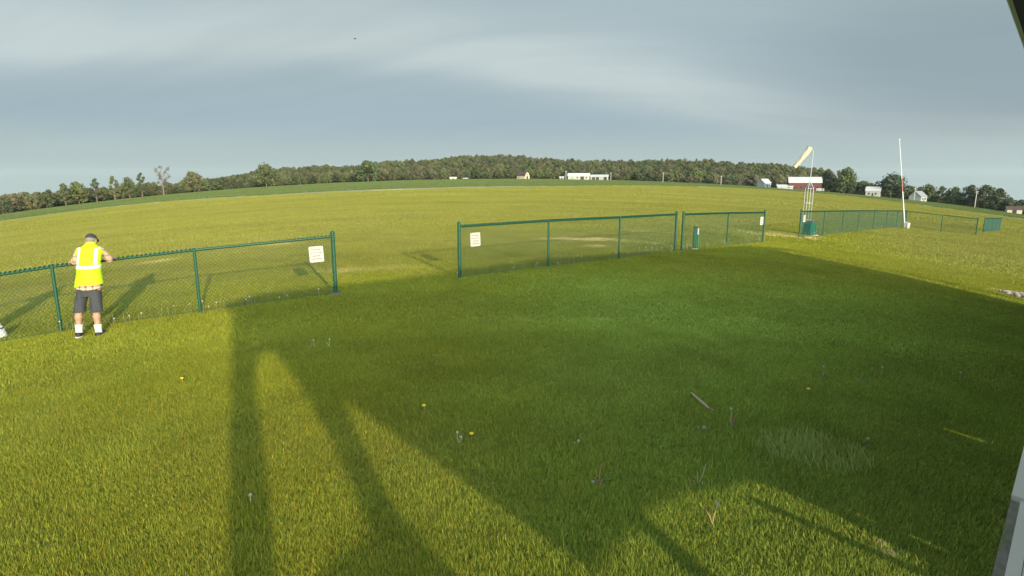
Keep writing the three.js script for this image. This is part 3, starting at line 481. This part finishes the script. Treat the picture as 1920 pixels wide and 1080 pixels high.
dandelion('yellow dandelion just right of the white puffball', -.35, 4.75, { heads: [['y', .06, .0, 0]], leaves: 4 });
dandelion('white dandelion puffball on a tall stem beside a yellow flower', -.45, 4.63, { heads: [['w', .13, -.01, 0], ['w', .10, .02, .02]], stems: [[.08, .03, 0, 0]], leaves: 4 });
dandelion('yellow dandelion in the shade below the pair of tall right hand stems', 3.24, 6.09, { heads: [['y', .07, 0, 0]], leaves: 3 });
dandelion('right one of two puffballs in the shadow behind the arch shaped light', -2.47, 7.64, { heads: [['w', .14, .01, 0]], stems: [[.09, -.03, 0, 0]], leaves: 3 });
dandelion('left one of two puffballs in the shadow behind the arch shaped light', -2.68, 7.67, { heads: [['w', .13, -.01, 0]], leaves: 3 });
dandelion('weed with bare upright stalks at the top edge of the sunlit corner patch', 1.40, 4.04, { stems: [[.17, .04, 0, 0], [.12, -.02, .01, 0], [.07, -.05, 0, 1]], leaves: 4, brown: 4 });
dandelion('weed with a thin stalk and brown leaves left of the sunlit corner patch', .65, 4.02, { stems: [[.17, .02, 0, 1], [.06, -.05, .01, 1]], heads: [['w', .03, -.05, .02]], leaves: 3, brown: 4 });
dandelion('two pale stalks with a puffball in the middle of the sunlit corner patch', 1.31, 3.49, { stems: [[.15, -.06, 0, 1]], heads: [['w', .17, .03, 0]], leaves: 3 });
dandelion('dry weed with curled stalks right of the fallen stick', 2.04, 5.13, { stems: [[.14, .06, 0, 1], [.10, -.02, 0, 0], [.11, .02, .03, 1]], heads: [['w', .18, -.01, 0]], leaves: 4, brown: 5 });
dandelion('small white flowered weed left of the dry weed near the stick', 1.72, 4.98, { heads: [['w', .05, .02, 0]], stems: [[.06, -.04, 0, 0]], leaves: 4 });
dandelion('left one of two tall puffballs in the shade at right', 3.72, 6.7, { heads: [['w', .15, 0, 0]], stems: [[.10, -.02, 0, 1], [.12, .03, 0, 0]], leaves: 4 });
dandelion('right one of two tall puffballs in the shade at right', 4.51, 6.85, { heads: [['w', .15, .01, 0]], stems: [[.12, -.05, 0, 1], [.09, -.12, 0, 1]], leaves: 4 });
dandelion('small weed above the pale tuft of long grass', 3.15, 4.9, { stems: [[.07, .02, 0, 1], [.06, -.03, 0, 0]], heads: [['w', .07, .02, .02]], leaves: 4, brown: 2 });
dandelion('puffball in the strong shadow of the left post near the bottom edge', -1.84, 3.78, { heads: [['w', .09, 0, 0]], leaves: 3 });
dandelion('small white puffball low in the shade between the yellow pair and the brown leaved weed', .55, 4.62, { heads: [['w', .06, .01, 0]], stems: [[.05, -.02, 0, 0]], leaves: 3 });
dandelion('thin lone stalk in the shade at far right, nearest the shelter edging', 5.62, 7.02, { heads: [['w', .12, 0, 0]], stems: [[.08, -.03, 0, 0]], leaves: 3 });
dandelion('short pale stalk in the shade between the two tall right hand puffballs', 4.12, 6.62, { stems: [[.11, .03, 0, 1], [.06, -.02, 0, 0]], leaves: 3 });
{
  const o = thing('fallen_stick', 'forked dry stick lying in the shaded lawn', 'stick', at(1.91, 5.62, .02)); seed(8);
  const bark = std([.34, .25, .16], .95);
  const st = [bar([-.03, .035, -.21], [.005, .022, -.02], .011, .017, 8), bar([.005, .022, -.02], [.03, .02, .17], .017, .015, 8), new THREE.SphereGeometry(.017, 8, 6).translate(.005, .022, -.02)];
  part('stick', st, bark, o);
  part('fork', bar([.015, .02, .06], [.07, .012, .20], .010, .005, 6), bark, o); part('twig', bar([-.015, .03, -.12], [-.02, .075, -.16], .004, .002, 5), bark, o);
}
for (const [i, [x, d, r]] of scuffs.entries()) { // two little bare spots
  const g = new THREE.SphereGeometry(1, 22, 8, 0, 6.2832, 0, 1.571), q = g.attributes.position; for (let k = 0; k < q.count; k++) { const a = Math.atan2(q.getZ(k), q.getX(k)), w = r * (1.15 + .3 * noise(Math.cos(a) * 2 + i * 5, Math.sin(a) * 2, 3)); q.setXYZ(k, q.getX(k) * w, q.getY(k) * .012 * (1 + noise(q.getX(k) * 4, q.getZ(k) * 4, i)) - .004, q.getZ(k) * w * .8); } g.computeVertexNormals();
  const o = part('soil_patch', colored(g, (x_, y_, z_) => { const v = 1 + .5 * noise(x_ * 60, z_ * 60, 7); return [.25 * v, .195 * v, .125 * v]; }), std([1, 1, 1], 1, { vertexColors: true })); o.position.set(...at(x, d, .012));
  tag(o, i ? 'nearer of two small bare soil spots in the lawn' : 'farther of two small bare soil spots in the lawn', 'soil patch');
}
{ // pale tuft of long grass, weeds along the fence feet
  seed(33);
  const list = []; for (let i = 0; i < 1000; i++) { const a = rr(0, 6.283), q = Math.pow(rnd(), .6), x = 2.58 + Math.cos(a) * q * .46, d = 4.66 + Math.sin(a) * q * .40, l = rr(.08, .17) * (1.05 - .45 * q), b = at(x, d); const t = [b[0] + rr(-.06, .06) - .01, b[1] + l, b[2] + rr(-.05, .05)]; const w = rr(.0018, .0032); const g = new THREE.BufferGeometry(); g.setAttribute('position', new THREE.Float32BufferAttribute([b[0] - w, b[1], b[2], b[0] + w, b[1], b[2] + w, (b[0] + t[0]) / 2 + w, (b[1] + t[1]) / 2 + .01, (b[2] + t[2]) / 2, b[0] - w, b[1], b[2], (b[0] + t[0]) / 2 + w, (b[1] + t[1]) / 2 + .01, (b[2] + t[2]) / 2, (b[0] + t[0]) / 2 - w, (b[1] + t[1]) / 2 + .01, (b[2] + t[2]) / 2, (b[0] + t[0]) / 2 - w, (b[1] + t[1]) / 2 + .01, (b[2] + t[2]) / 2, (b[0] + t[0]) / 2 + w, (b[1] + t[1]) / 2 + .01, (b[2] + t[2]) / 2, ...t], 3)); g.computeVertexNormals(); list.push(g); }
  const o = part('grass_tuft', list, new THREE.MeshPhysicalMaterial({ color: new THREE.Color().setRGB(.34, .395, .115), roughness: 1, specularIntensity: .2, side: THREE.DoubleSide })); tag(o, 'pale round tuft of longer grass standing in the shaded lawn', 'grass tuft', null, 'stuff');
  const weeds = (label, pts, n, tall, from = 0, to = 1) => {
    const a = []; const fl = [];
    for (let i = 0; i < n; i++) { let t = rr(from, to) * (pts.length - 1); const k = Math.min(pts.length - 2, Math.floor(t)); t -= k; t = Math.round(t * 7) / 7 + rr(-.06, .06); const x = lerp(pts[k][0], pts[k + 1][0], t) + rr(-.08, .08), d = lerp(pts[k][1], pts[k + 1][1], t) + rr(-.14, .08), b = at(x, d), h = rr(.08, tall), e = [b[0] + rr(-.03, .03), b[1] + h, b[2] + rr(-.03, .03)]; a.push(bar(b, e, .0035, .003, 4)); if (rnd() < .22) { const g = new THREE.IcosahedronGeometry(.013, 1); g.translate(...e); fl.push(g); } else if (rnd() < .5) a.push(bar(e, [e[0], e[1] + .03, e[2]], .006, .002, 5)); }
    const root = new THREE.Group(); root.name = numbered('fence_weeds'); scene.add(root); tag(root, label, 'weeds', null, 'stuff');
    part('stalks', a, std([.27, .24, .13], .95), root); if (fl.length) part('seed_heads', fl, fluffMat, root);
  };
  weeds('pale weed stalks and seed heads along the foot of the fence the person leans on', F1, 60, .22, .45, 1);
  weeds('pale weed stalks along the foot of the middle fence', F2, 70, .24);
  weeds('dry yellowish weed stalks along the foot of the short two bay fence', F3, 70, .26);
  weeds('weed stalks along the foot of the long distant fence', F4, 110, .24, 0, .8);
}
{ const o = part('soil_collar', new THREE.CylinderGeometry(.09, .14, .03, 16), soil); o.position.set(...at(-3.5, 11.44, .03)); tag(o, 'bare dark soil around the right end post of the person’s fence', 'soil'); }

// ───────────────────────── far buildings and poles ─────────────────────────
const paint = { white: std([.42, .41, .38], .85), cream: std([.55, .47, .34], .8), red: std([.125, .04, .042], .85), redLight: std([.22, .085, .07], .85), roofWhite: std([.50, .49, .47], .7), roofDark: std([.075, .05, .045], .8), roofGrey: std([.24, .25, .25], .7), roofGreen: std([.60, .62, .50], .6), glass: std([.03, .035, .045], .15), darkDoor: std([.05, .035, .035], .8), grey: std([.33, .34, .35], .7) };
function prism(profile, L, x0 = 0) { // profile in (z, y), drawn out along x
  const s = new THREE.Shape(profile.map((q) => new THREE.Vector2(...q))), g = new THREE.ExtrudeGeometry(s, { depth: L, bevelEnabled: false }); g.translate(0, 0, -L / 2); g.rotateY(Math.PI / 2); g.translate(x0, 0, 0); return g;
}
function farBuilding(name, label, category, px, dist, turn, L, D, wallH, roofPts, wallMat, roofMat, opens, extra) {
  const [x, d] = far(px, dist), o = thing(name, label, category, at(x, d), turn);
  part('wall', prism([[-D / 2, -1], [-D / 2, wallH], ...roofPts.map(([z, y]) => [z * D / 2, wallH + y]), [D / 2, wallH], [D / 2, -1]], L), wallMat, o);
  const over = roofPts.length > 1 || roofPts[0] ? [[-1.06, -.1], ...roofPts, [1.06, -.1]] : [];
  const top = over.map(([z, y]) => [z * D / 2, wallH + y + .28]), under = over.map(([z, y]) => [z * D / 2, wallH + y + .06]).reverse();
  part('roof', prism([...top, ...under], L + .8), roofMat, o);
  for (const [n, lx, y, w, h, side, mat] of opens) { const isEnd = side === 'end', zf = D / 2 + .04; part(n, isEnd ? box(.12, h, w, L / 2 + .04, y, lx) : box(w, h, .12, lx, y, zf), mat ?? paint.glass, o); }
  if (extra) extra(o);
  return o;
}
const gable = (h) => [[0, h]], gambrel = (h) => [[-.72, h * .62], [-.05, h], [.05, h], [.72, h * .62]];
farBuilding('barn', 'small tan barn with a dark red curved roof beside the wood', 'barn', 981, 445, -.75, 8, 5.2, 2.2, gambrel(3.0), paint.cream, paint.roofDark, [['door', 0, 1.1, 1.7, 2.2, 'end', paint.darkDoor], ['window', -2, 1.2, .8, .8], ['loft_door', 0, 3.4, .9, .9, 'end', paint.darkDoor]]);
farBuilding('long_shed', 'long white farm shed, left of two in front of the wood', 'shed', 1085, 440, -.12, 15.5, 8, 2.7, gable(1.7), paint.white, paint.roofGreen, [['door', -4.6, 1.1, 2.3, 2.2, 'f', paint.grey], ['window', -1, 1.5, 1, .9], ['door', 2.5, 1.1, 2.6, 2.3, 'f', paint.darkDoor], ['window', 5.5, 1.5, 1, .9]]);
farBuilding('open_shed', 'white open fronted farm shed, right of two in front of the wood', 'shed', 1124, 445, -.2, 12.5, 8, 2.4, gable(1.3), paint.white, paint.roofWhite, [['shade_panel', -4.1, 1.1, 2.2, 2.1, 'f', paint.darkDoor], ['shade_panel', -1.3, 1.1, 2.2, 2.1, 'f', paint.darkDoor], ['door', 1.4, 1.0, 2, 1.9, 'f', paint.grey], ['shade_panel', 4.3, 1.1, 2.4, 2.1, 'f', paint.darkDoor]]);  // solid dark panels stand in for the shade inside the open bays
farBuilding('small_shed', 'tiny pale shed just left of the long white shed', 'shed', 1053, 438, 0, 3, 2.5, 1.4, gable(.5), paint.grey, paint.roofWhite, [['door', 0, .7, .9, 1.3, 'f', paint.darkDoor]]);
farBuilding('barn', 'large red barn with a white gambrel roof behind the wind sock', 'barn', 1508, 440, -.28, 19.5, 8, 4.9, gambrel(3.5), paint.red, paint.roofWhite, [['door', -6.5, 1.3, 2.2, 2.6, 'f', paint.darkDoor], ['door', 2.2, 1.6, 4.5, 3.1, 'f', paint.darkDoor], ['window', -2.4, 1.9, .9, 1], ['window', 7.6, 1.9, .9, 1], ['door', 0, 1.5, 2.8, 3, 'end', paint.redLight], ['window', 0, 5.2, 1.2, 1.2, 'end']], (o) => part('gable_face', box(.06, 4, 7.8, 9.8, 2.1, 0), paint.redLight, o));
farBuilding('low_shed', 'low white shed adjoining the left side of the red barn', 'shed', 1472, 436, -.25, 9.5, 5, 1.6, gable(1.0), paint.white, paint.roofWhite, [['door', -2, .8, 1.6, 1.5, 'f', paint.grey], ['window', 2.2, 1, .8, .6]]);
farBuilding('farmhouse', 'grey farmhouse with a pale roof half hidden in trees left of the red barn', 'house', 1433, 455, .5, 6.5, 6, 3, gable(2.6), paint.grey, paint.roofWhite, [['window', -1.5, 1.7, .8, 1.1], ['window', 1.5, 1.7, .8, 1.1], ['door', 0, 1, .9, 2, 'f', paint.darkDoor]]);
farBuilding('house', 'white house left of the big dark round tree', 'house', 1640, 425, -.65, 7.5, 6.5, 3.2, gable(2.4), paint.white, paint.roofWhite, [['window', -2, 1.7, .9, 1.1], ['window', 1.6, 1.7, .9, 1.1], ['door', 0, 1, .9, 2, 'f', paint.darkDoor], ['window', -1.4, 1.7, .8, 1.1, 'end']]);
farBuilding('house', 'white house with a steep grey roof right of the leaning pole', 'house', 1725, 420, .55, 7, 6.5, 2.4, gable(3.0), paint.white, paint.roofGrey, [['window', -2, 1.3, .9, 1], ['window', 1.8, 1.3, .9, 1], ['door', 0, 1, .9, 1.9, 'f', paint.darkDoor]]);
farBuilding('shed', 'brownish shed among the trees at the far right edge', 'shed', 1909, 330, -.5, 5, 4, 1.6, gable(1.2), paint.cream, paint.roofDark, [['door', 0, .8, 1.4, 1.5, 'f', paint.darkDoor]]);
farBuilding('small_shed', 'tiny cream shed at the wood edge left of the tan barn', 'shed', 850, 450, 0, 4.6, 3, 1.0, gable(.6), paint.cream, paint.roofGreen, [['door', 0, .5, 1, .9, 'f', paint.darkDoor]]);
{ const [x, d] = far(873, 440), o = thing('parked_car', 'tiny white car parked at the wood edge left of the tan barn', 'car', at(x, d), .1); part('body', [rbox(4.2, .7, 1.8, .2, 0, .75, 0)], paint.white, o); part('cabin', rbox(2.2, .7, 1.6, .25, -.2, 1.35, 0), paint.glass, o); for (const [a, b] of [[-1.3, .8], [1.3, .8], [-1.3, -.8], [1.3, -.8]]) { const w = new THREE.CylinderGeometry(.34, .34, .22, 14); w.rotateX(1.571); w.translate(a, .34, b); part('wheel', w, paint.darkDoor, o); } }
{ const [x, d] = far(1539, 432), o = thing('parked_van', 'white van parked at the right end of the red barn', 'van', at(x, d), -.4); part('body', rbox(4.6, 1.7, 1.9, .25, 0, 1.2, 0), paint.white, o); part('windscreen', rbox(.1, .7, 1.6, .04, 2.28, 1.6, 0), paint.glass, o); part('side_window', box(1.1, .55, .05, 1.4, 1.6, .96), paint.glass, o); for (const [a, b] of [[-1.4, .85], [1.4, .85], [-1.4, -.85], [1.4, -.85]]) { const w = new THREE.CylinderGeometry(.36, .36, .22, 14); w.rotateX(1.571); w.translate(a, .36, b); part('wheel', w, paint.darkDoor, o); } }
const poleMat = std([.52, .48, .42], .85);
for (const [px, h, dist, label] of [[1061, 6.2, 432, 'utility pole at the left end of the long white shed'], [1145, 5.8, 435, 'utility pole right of the open fronted white shed'], [1243, 6.6, 430, 'utility pole against the wood, left of two standing apart'], [1352, 6.2, 430, 'utility pole against the wood, right of two standing apart'], [1474, 5.8, 440, 'utility pole behind the low white shed'], [1718, 7.2, 400, 'utility pole in front of the house with the grey roof'], [1834.5, 8.6, 395, 'utility pole before the dark trees at the right']]) {
  const [x, d] = far(px, dist), o = thing('utility_pole', label, 'utility pole', at(x, d), 0, 'far utility poles');
  part('pole', bar([0, -.5, 0], [0, h, 0], .2, .16, 8), poleMat, o); part('crossarm', box(1.5, .14, .14, 0, h - .5, 0), poleMat, o); for (const q of [-.6, .6]) part('insulator', bar([q, h - .43, 0], [q, h - .2, 0], .06, .04, 6), paint.grey, o);
}

// ───────────────────────── trees ─────────────────────────
const leafM = std([1, 1, 1], .8, { vertexColors: true, side: THREE.DoubleSide }), barkM = std([.16, .125, .095], .95);
function crownGeo(blobs, per, size, tone) { // blobs [x, y, z, r]: leaf sprays spread through each clump's volume
  const pos = [], col = [];
  for (const [bx, by, bz, br] of blobs) for (let i = 0; i < per; i++) {
    const y = rr(-1, 1), a = rr(0, 6.283), q = Math.sqrt(1 - y * y), rad = br * Math.pow(rnd(), .45) * rr(.85, 1.12), c = [bx + q * Math.cos(a) * rad, by + y * rad * .85, bz + q * Math.sin(a) * rad];
    const n = new THREE.Vector3(q * Math.cos(a) + rr(-.7, .7), y + rr(-.4, .9), q * Math.sin(a) + rr(-.7, .7)).normalize(), t = new THREE.Vector3(rr(-1, 1), rr(-1, 1), rr(-1, 1)).cross(n).normalize(), b = n.clone().cross(t), s = size * rr(.6, 1.25), v = rr(.7, 1.3), k = rnd() < .12 ? [1.25, 1.05, .9] : [1, 1, 1];
    const P = [[-1, -.5], [.2, -.8], [1, .1], [.1, .8]].map(([e, f]) => [c[0] + (t.x * e + b.x * f) * s, c[1] + (t.y * e + b.y * f) * s, c[2] + (t.z * e + b.z * f) * s]);
    pos.push(...P[0], ...P[1], ...P[2], ...P[0], ...P[2], ...P[3]); for (let e = 0; e < 6; e++) col.push(tone[0] * v * k[0], tone[1] * v * k[1], tone[2] * v * k[2]);
  }
  const g = new THREE.BufferGeometry(); g.setAttribute('position', new THREE.Float32BufferAttribute(pos, 3)); g.setAttribute('color', new THREE.Float32BufferAttribute(col, 3)); g.computeVertexNormals(); return g;
}
function treeParts(h, w, kind, tone) { // trunk with limbs reaching into clumps of foliage
  const limbs = [bar([0, -.6, 0], [rr(-.2, .2), h * .45, rr(-.2, .2)], h * .022 + .05, h * .013, 7)], blobs = [];
  const n = kind === 'bare' ? 11 : kind === 'sparse' ? 13 : kind === 'bush' ? 9 : 15;
  for (let i = 0; i < n; i++) {
    const t = (i + .5) / n, a = i * 2.4 + rr(-.5, .5), low = kind === 'bush' ? .12 : kind === 'dense' ? .18 : kind === 'sparse' ? .2 : .34;
    const y = h * lerp(low, .9, t), prof = kind === 'bare' ? .45 + .55 * t : Math.sin(Math.PI * lerp(.22, .93, t)) , rad = w * .5 * prof * rr(.45, .85) * (kind === 'bare' ? 1.25 : 1), br = w * rr(.15, .24) * (kind === 'sparse' ? .8 : kind === 'bare' ? .8 : 1.08);
    const c = [Math.cos(a) * rad, y, Math.sin(a) * rad]; blobs.push([...c, br]);
    const y0 = Math.max(h * .12, y - rad * rr(.7, 1.3)); limbs.push(bar([0, Math.min(y0, h * .6), 0], c, h * .009 + .02, .03, 5, false));
    if (kind === 'bare') for (let k = 0; k < 5; k++) limbs.push(bar(c, [c[0] + rr(-1, 1) * w * .2, c[1] + rr(.05, .2) * h, c[2] + rr(-1, 1) * w * .2], .06, .03, 4, false));
  }
  blobs.push([rr(-.1, .1) * w, h * .93, 0, w * .13]);
  const per = kind === 'bare' ? 70 : kind === 'sparse' ? 95 : 130;
  return { crown: crownGeo(blobs, per, kind === 'bare' ? .26 : w * .034 + .12, tone), trunk: merge(limbs) };
}
function tree(label, px0, px1, yTop, yBase, dist, kind, tone, n = 0) {
  seed(100 + n); const pc = (px0 + px1) / 2, [x, d] = far(pc, dist), w = metres(px1 - px0, dist, pc), h = metres(yBase - yTop, dist, pc), o = thing(kind === 'bush' ? 'bush' : 'tree', label, kind === 'bush' ? 'bush' : 'tree', at(x, d));
  const t = treeParts(h, w, kind, tone); part('trunk', t.trunk, kind === 'bare' ? std([.19, .155, .125], .95) : barkM, o); part('crown', t.crown, leafM, o);
}
const G1 = [.085, .105, .035], G2 = [.065, .085, .03], G3 = [.112, .112, .045], G4 = [.05, .065, .028], G5 = [.10, .12, .035];
[
  ['dark tree cut by the left edge of the picture', -8, 15, 375, 402, 345, 'dense', G4], ['brownish round tree near the far left end of the treeline', 40, 70, 366, 394, 370, 'dense', G3], ['low green tree right of the brownish round one at far left', 68, 94, 364, 393, 372, 'dense', G2],
  ['tall narrow tree at the left end of the high clump', 108, 128, 345, 388, 380, 'dense', G1], ['broad light green tree in the middle of the high clump at left', 124, 162, 344, 385, 385, 'dense', G5], ['thin crowned tree leaning right of the high clump', 166, 189, 335, 380, 395, 'sparse', G2],
  ['small separate tree with a ragged crown left of the square topped one', 200, 224, 331, 377, 400, 'sparse', G5], ['square topped green tree above the person', 228, 252, 334, 374, 405, 'dense', G1], ['pointed tree between the square topped and the bare tree', 254, 274, 325, 372, 410, 'sparse', G2],
  ['tall almost bare tree with grey branches', 288, 321, 309, 364, 420, 'bare', [.13, .115, .07]], ['bushy tree with a ragged top right of the bare tree', 345, 381, 323, 360, 430, 'dense', G3], ['rounded tree standing out of the wood at left centre', 478, 520, 308, 349, 450, 'dense', G1], ['dark green round tree standing before the wood', 668, 713, 302, 340, 452, 'dense', [.06, .09, .025]],
  ['tall dark tree just right of the red barn', 1534, 1567, 316, 356, 450, 'dense', G4], ['big light green tree right of the red barn', 1562, 1608, 314, 361, 440, 'dense', [.075, .105, .03]], ['low tree between the light green tree and the white house', 1604, 1634, 335, 360, 450, 'dense', G2], ['bushy tree just left of the white house', 1622, 1648, 339, 361, 455, 'dense', G3],
  ['big dark round tree left of the leaning pole', 1644, 1702, 327, 368, 430, 'dense', [.04, .058, .028]], ['low dark tree behind the leaning pole', 1698, 1724, 346, 370, 450, 'dense', G4], ['dark tree behind the house with the grey roof', 1720, 1762, 345, 374, 455, 'dense', G2], ['slender tree at the left of the right hand grove', 1757, 1782, 346, 378, 430, 'sparse', G2], ['rounded tree in the right hand grove, second from its left', 1778, 1808, 349, 382, 430, 'dense', G1], ['tall tree in the middle of the right hand grove', 1808, 1838, 347, 387, 428, 'dense', G4], ['wide dark tree in the right half of the right hand grove', 1832, 1872, 349, 392, 420, 'dense', [.045, .062, .025]], ['round dark tree at the right end of the right hand grove', 1862, 1893, 356, 397, 400, 'dense', G4], ['low dark tree between the grove and the right edge', 1886, 1912, 375, 401, 370, 'dense', G4], ['dark tree at the very right edge behind the brownish shed', 1908, 1935, 378, 404, 350, 'dense', G4],
].forEach((a, i) => tree(...a, i));

// woodland on the far hill, and scrub along its foot: read as masses
seed(77);
const woodGeos = [0, 1, 2, 3].map((i) => treeParts(11, 8.5, i === 3 ? 'sparse' : 'dense', [1, 1, 1]).crown);
function mass(name, label, category, list) {
  const root = new THREE.Group(); root.name = name; scene.add(root); tag(root, label, category, null, 'stuff');
  woodGeos.forEach((g, k) => { const l = list.filter((_, i) => i % 4 === k), im = new THREE.InstancedMesh(g, leafM, l.length); im.name = 'foliage'; l.forEach(([x, d, s, sy, c], i) => { im.setMatrixAt(i, new THREE.Matrix4().compose(new THREE.Vector3(...at(x, d, -.3)), new THREE.Quaternion().setFromAxisAngle(new THREE.Vector3(0, 1, 0), i * 1.7), new THREE.Vector3(s, sy, s))); im.setColorAt(i, new THREE.Color().setRGB(...c)); }); im.castShadow = im.receiveShadow = true; root.add(im); });
}
const tones = [G1, G2, G3, G5, [.118, .108, .058], [.07, .095, .04]];
const pick = (x, d) => { const t = tones[Math.min(5, Math.floor((fbm(x * .012, d * .012, 3) * .9 + .5 + rr(-.25, .25)) * 6) | 0)] ?? G1, v = rr(.65, 1.3); return t.map((c) => c * v); };
{ // on the hill
  const l = []; for (let r = 488; r < 930; r += 7.5) for (let a = -29; a < 28; a += 7 / r * 57.3) { const az = (a + rr(-.5, .5)) * Math.PI / 180, q = r + rr(-4, 4); if (r > 640 && rnd() < .35) continue; const x = Math.sin(az) * q, d = Math.cos(az) * q, s = rr(.48, 1.0) * (rnd() < .05 ? 1.25 : 1) * (1 - .4 * ss(a, -14, -29)); l.push([x, d, s * rr(.8, 1.2), s * rr(.55, .9), pick(x, d)]); }
  console.log('wood', l.length); mass('wood', 'mixed green and brownish wood covering the far low hill', 'wood', l);
}
{ // hedges and scrub between the single trees to left and right
  const l = []; for (let px = -60; px < 1990; px += 2.2) { const a = heading(px) * 180 / Math.PI; if (a > -12 && a < 27.4) continue; const right = a > 0; for (let k = 0; k < 3; k++) { const q = woodEdge(a) + rr(0, 45) + (right ? -2 : 8), az = a * Math.PI / 180, s = rr(.32, .85) * (right ? .65 : 1), x = Math.sin(az) * q + rr(-2, 2), d = Math.cos(az) * q; if (right && (Math.abs(px - 1640) < 16 || Math.abs(px - 1725) < 16) && q < 440) continue; l.push([x, d, s * 1.15, s * rr(.7, 1.1) * (right ? 1 : 1.0), pick(x, d)]); } }
  console.log('scrub', l.length); mass('hedge_scrub', 'low hedge and scrub along the foot of the treelines', 'hedge', l);
}

{ // a bird high over the field
  const a = heading(678), D = 70, el = Math.atan((540 - 81) / F) - PITCH, o = thing('bird', 'tiny dark bird in the sky left of centre', 'bird', [Math.sin(a) * D, EYE + Math.tan(el) * D, -Math.cos(a) * D], .6);
  const M = std([.04, .04, .045], .8), b = new THREE.SphereGeometry(1, 14, 10); b.scale(.12, .04, .04); part('body', [b, (() => { const h = new THREE.SphereGeometry(.028, 10, 8); h.translate(.12, .015, 0); return h; })(), (() => { const t = new THREE.ConeGeometry(.04, .12, 6); t.rotateZ(1.571); t.scale(1, .3, 1); t.translate(-.15, 0, 0); return t; })()], M, o);
  for (const s of [-1, 1]) { const g = new THREE.BufferGeometry(); g.setAttribute('position', new THREE.Float32BufferAttribute([.06, .01, s * .03, -.06, .01, s * .03, .02, .07, s * .16, -.05, .065, s * .16, -.06, .05, s * .3], 3)); g.setIndex([0, 1, 2, 1, 3, 2, 2, 3, 4]); g.computeVertexNormals(); part('wing', g, std([.04, .04, .045], .8, { side: THREE.DoubleSide }), o); }
}

scene.fog = new THREE.FogExp2(new THREE.Color().setRGB(.55, .62, .62), 0.00005);
renderer.render(scene, camera);
